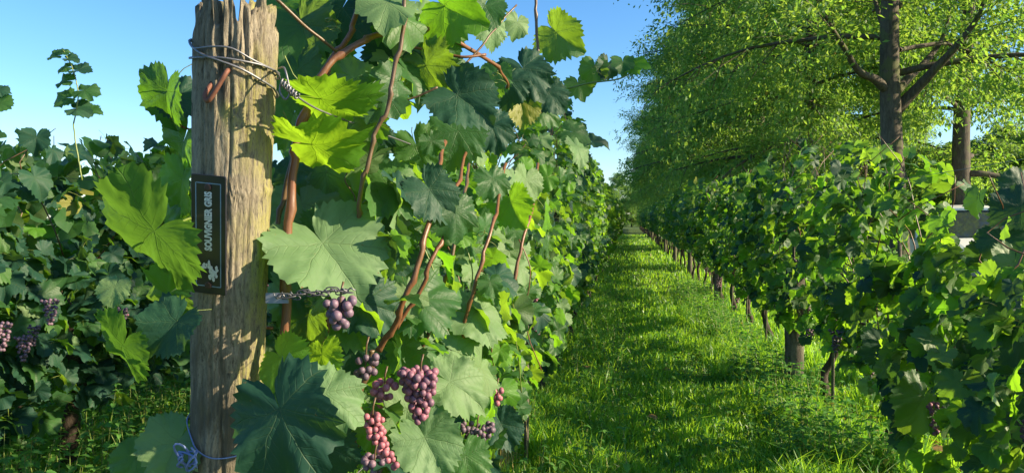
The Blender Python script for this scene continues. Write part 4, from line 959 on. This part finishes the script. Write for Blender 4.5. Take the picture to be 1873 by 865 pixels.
h = (0.05+0.08*np.clip(nz(P, 1.5, 8)+0.4, 0, 1))*(0.6+0.8*rs.random(len(P)))
blades(P, h, (0.0035+0.0015*d)*(0.7+0.6*rs.random(len(P))), 'grass', 'grass', 'sunlit grass beyond the right vine row', 7)
# taller tufts along the edges of the path
tP = []; tH = []
for i in range(260):
    y = 3.2+rs.random()**1.5*9; side = rs.random()
    x = 1.30-0.55*rs.random() if side < 0.55 else (-0.5+0.4*rs.random() if side < 0.75 else -0.3+1.4*rs.random())
    m = int(26+40*rs.random()); hh = 0.14+0.18*rs.random()
    if side >= 0.75: hh *= 0.7
    for _ in range(m): tP.append((x+0.05*rs.standard_normal(), y+0.05*rs.standard_normal(), -0.01)); tH.append(hh*(0.55+0.6*rs.random()))
blades(np.array(tP), np.array(tH), 0.006+0.004*rs.random(len(tP)), 'grass', 'grass_tuft', 'tall grass tufts along the edges of the path', 8, 0.55)
sp_ = at(900, 820, 3.9)
P = np.array([(sp_.x+0.08*rs.standard_normal(), sp_.y+0.1*rs.standard_normal(), -0.01) for _ in range(140)])
blades(P, 0.35+0.3*rs.random(140), np.full(140, 0.005), 'straw', 'straw', 'dry yellow straw standing by the short stake under the left row', 9, 0.2)
def weeds(spotsf, n, hrange, leaf, name, label, seed, mat='weed_leaf'):
    rs = np.random.default_rng(seed); BP = []; BD = []; BN = []; BL = []; st = MB()
    for _ in range(n):
        x, y = spotsf(rs); H_ = hrange[0]+(hrange[1]-hrange[0])*rs.random(); lx, ly = 0.15*rs.standard_normal(2); a0 = rs.random()*3
        st.tube([(x, y, -0.02), (x+lx*H_*0.5, y+ly*H_*0.5, H_*0.55), (x+lx*H_, y+ly*H_, H_)], [0.004, 0.003, 0.0015], 3, False)
        m = max(3, int(H_/0.045))
        for j in range(1, m+1):
            t = j/m; z = H_*t; px_ = x+lx*z; py_ = y+ly*z; sz = leaf*(1.15-0.65*t)*(0.7+0.5*rs.random())
            for s in range(2 if j < m else 4):
                a = a0+j*1.57+s*(3.14 if j < m else 1.57); BP.append((px_, py_, z)); e = -0.15+0.5*rs.random()-0.3*(1-t)
                BD.append((math.cos(a), math.sin(a), e)); BN.append((0.25*rs.standard_normal(), 0.25*rs.standard_normal(), 1)); BL.append(sz)
    P = np.array(BP); D = np.array(BD); Nn = np.array(BN); L = np.array(BL)
    # toothed ovate leaf: 8 points folded on the midrib
    D /= np.linalg.norm(D, axis=1, keepdims=True); S_ = np.cross(D, Nn); S_ /= np.linalg.norm(S_, axis=1, keepdims=True); Nn = np.cross(S_, D)
    prof = [(0.0, 0), (0.16, .27), (0.3, .24), (0.42, .30), (0.56, .2), (0.7, .2), (0.84, .08), (1.0, 0)]
    Vs = []; n_ = len(P)
    def pt(t, w_): return P+D*(L*t)[:, None]+S_*(L*w_)[:, None]+Nn*(L*(0.4*abs(w_)-0.28*t*t))[:, None]
    right = [pt(t, w_) for t, w_ in prof[1:-1]]; left = [pt(t, -w_) for t, w_ in prof[1:-1]]; midl = [pt(t, 0) for t, _ in prof]
    V = np.stack(midl+right+left, 1).reshape(-1, 3); c = len(midl)+12; i = np.arange(n_)*c; T = []
    for s_, off in ((0, 8), (1, 14)):
        def f3(a, b, c_): T.append(np.stack([i+a, i+b, i+c_], 1) if s_ == 0 else np.stack([i+a, i+c_, i+b], 1))
        f3(0, off, 1)
        for q in range(1, 6): f3(q, off+q-1, off+q); f3(q, off+q, q+1)
        f3(6, off+5, 7)
    Fs = np.concatenate(T); o = link(name, mesh(name, V, Fs, [M[mat]], False, uv=np.zeros((len(V), 2)))); tag(o, label, None, None, 'stuff')
    st_o = link('weed_stem', st.me('weed_stem', [M['shoot']]), o); st_o['kind'] = 'stuff'
weeds(lambda r: (1.42-0.55*r.random()**1.3, 4.0+11*r.random()**1.9), 640, (0.10, 0.30), 0.078, 'nettles', 'leafy green nettles growing along the foot of the right vine row', 31)
weeds(lambda r: (XL+0.85*r.random()**1.3-0.2, 3.0+10*r.random()**1.5), 420, (0.08, 0.26), 0.058, 'weeds', 'low dark weeds under the left vine row', 32)
weeds(lambda r: (-0.3+1.5*r.random(), 3.0+6*r.random()**1.2), 420, (0.04, 0.12), 0.06, 'clover', 'broad leaved herbs growing in the grass of the path', 33)
weeds(lambda r: (XLL+1.3*r.standard_normal()*0.6, 2.5+4.5*r.random()), 700, (0.18, 0.55), 0.07, 'weeds', 'shaded weeds under the row at the left', 34)
weeds(lambda r: (1.6+1.8*r.random(), 3.0+4*r.random()), 200, (0.05, 0.18), 0.06, 'herbs', 'sunlit herbs behind the right vine row', 35)
Lf = []
for _ in range(90):
    x = (XL+0.35*rs.standard_normal()) if rs.random() < 0.6 else 1.5+0.4*rs.standard_normal(); Lf.append(mat4(frame((0.3*rs.standard_normal(), 0.3*rs.standard_normal(), 1), rs.standard_normal(3)), Vector((x, 3.2+5*rs.random(), 0.04+0.04*rs.random())), 0.05))
fl = merge_low(Lf); fl.materials.clear(); fl.materials.append(M['dead_leaf']); o = link('fallen_leaves', fl); tag(o, 'brown fallen leaves lying under the vine rows', None, None, 'stuff')

# ------------------------------------------------------------------ white car and garden bench beyond the right row
M['car'] = simple('white_car_paint', (0.78, 0.79, 0.80), 0.22, 0, 3, 0.03, 0.0)
M['glass'] = NG('car_glass'); M['glass'] = M['glass'].done(M['glass'].principled((0.03, 0.04, 0.045), 0.05, None, 0, 0.8))
M['tyre'] = simple('tyre_rubber', (0.02, 0.02, 0.02), 0.85); M['rim'] = simple('wheel_rim', (0.45, 0.46, 0.48), 0.3, 0.8); M['trim'] = simple('black_trim', (0.02, 0.02, 0.022), 0.5)
M['lamp'] = simple('headlamp_lens', (0.55, 0.58, 0.6), 0.1, 0.3)
M['slat'] = simple('bench_slat', (0.30, 0.27, 0.24), 0.6); M['bench'] = simple('bench_frame', (0.02, 0.02, 0.022), 0.5)  # slats coloured lighter than the frame to stand for sunlight on them
def build_car():
    p = at(1768, 432, 15.3); ang = math.atan2(-p.x, p.y)
    r = empty('parked_car', (p.x, p.y, 0), 'white parked car facing the camera, glimpsed through a gap in the right vine row', 'car', None, ang+R(14))
    # local: +Y away from the camera, front at -Y; sections along Y: (y, half width low, half width high, z belt, z roof, half width roof)
    def shell(secs, name, m):
        V = []; Fs = []
        for y, prof in secs: V += [(x, y, z) for x, z in prof]
        n = len(secs[0][1])
        for i in range(len(secs)-1):
            for k in range(n-1): Fs.append((i*n+k, i*n+k+1, (i+1)*n+k+1, (i+1)*n+k))
        Fs.append(tuple(range(n))[::-1]); Fs.append(tuple((len(secs)-1)*n+k for k in range(n)))
        me = mesh(name, V, Fs, [M[m]], False); o = link(name, me, r); b = o.modifiers.new('bevel', 'BEVEL'); b.width = 0.03; b.segments = 2; b.limit_method = 'ANGLE'; return o
    def bp(w_, z0, z1, crown): return [(-w_*0.96, z0), (-w_, (z0+z1)/2), (-w_*0.93, z1-0.05), (-w_*0.6, z1+crown*0.7), (0, z1+crown), (w_*0.6, z1+crown*0.7), (w_*0.93, z1-0.05), (w_, (z0+z1)/2), (w_*0.96, z0)]
    shell([(-2.15, bp(0.80, 0.30, 0.72, 0.02)), (-2.0, bp(0.88, 0.24, 0.84, 0.03)), (-1.2, bp(0.92, 0.22, 0.96, 0.05)), (1.9, bp(0.92, 0.22, 1.0, 0.02)), (2.15, bp(0.84, 0.35, 0.95, 0.0))], 'body', 'car')
    def gp(w0, w1, z0, z1): return [(-w0, z0), (-w1, z1), (-w1*0.6, z1+0.03), (0, z1+0.04), (w1*0.6, z1+0.03), (w1, z1), (w0, z0)]
    shell([(-1.18, gp(0.84, 0.82, 0.93, 0.99)), (-0.45, gp(0.86, 0.66, 0.95, 1.54)), (1.7, gp(0.86, 0.66, 0.95, 1.56)), (2.1, gp(0.82, 0.74, 0.93, 1.0))], 'windscreen', 'glass')
    shell([(-0.52, gp(0.70, 0.66, 1.545, 1.57)), (0.3, gp(0.70, 0.64, 1.56, 1.63)), (1.78, gp(0.70, 0.64, 1.55, 1.60))], 'roof', 'car')
    for s in (-1, 1):
        link('pillar', MB().tube([(s*0.84, -1.14, 0.97), (s*0.68, -0.46, 1.56)], 0.035, 6).me('pillar', [M['car']]), r)
        link('headlight', MB().box((s*0.64, -2.1, 0.72), (0.34, 0.16, 0.14), Matrix.Rotation(s*0.25, 3, 'Z')).me('headlight', [M['lamp']], False), r)
        mir = link('mirror', MB().box((s*1.02, -0.85, 1.06), (0.2, 0.1, 0.15)).me('mirror', [M['car']], False), r)
        for y in (-1.35, 1.35):
            wl = MB().tube([(s*0.72, y, 0.33), (s*0.74, y, 0.33), (s*0.91, y, 0.33), (s*0.93, y, 0.33)], [0.30, 0.33, 0.33, 0.30], 24).me('wheel', [M['tyre']]); o = link('wheel', wl, r)
            link('rim', MB().tube([(s*0.9, y, 0.33), (s*0.94, y, 0.33)], [0.2, 0.18], 18).me('rim', [M['rim']]), o)
    link('grille', MB().box((0, -2.15, 0.66), (0.85, 0.05, 0.16)).me('grille', [M['trim']], False), r)
    link('bumper', MB().box((0, -2.17, 0.40), (1.55, 0.10, 0.18)).me('bumper', [M['trim']], False), r)
build_car()
def build_bench():
    p = at(1832, 432, 8.2); r = empty('garden_bench', (p.x, p.y, 0), 'dark garden bench with sunlight coloured into its slats, glimpsed behind the leaves at the right edge', 'bench', None, R(-25))
    sl = MB().box((0, 0, 0), (1.4, 0.07, 0.025)).me('slat', [M['slat']], False)
    for k in range(5): link('slat', sl, r, Matrix.Translation((0, -0.2+0.095*k, 0.45)))
    for k in range(4): link('slat', sl, r, Matrix.Translation((0, 0.26+0.02*k, 0.55+0.1*k)) @ Matrix.Rotation(R(80), 4, 'X'))
    for s in (-1, 1):
        link('leg', MB().box((s*0.6, -0.2, 0.215), (0.05, 0.05, 0.43)).me('leg', [M['bench']], False), r)
        link('leg', MB().box((s*0.6, 0.22, 0.215), (0.05, 0.05, 0.43)).me('leg', [M['bench']], False), r)
        link('backrest_post', MB().tube([(s*0.6, 0.26, 0.42), (s*0.6, 0.36, 0.92)], 0.025, 8).me('backrest_post', [M['bench']], False), r)
build_bench()
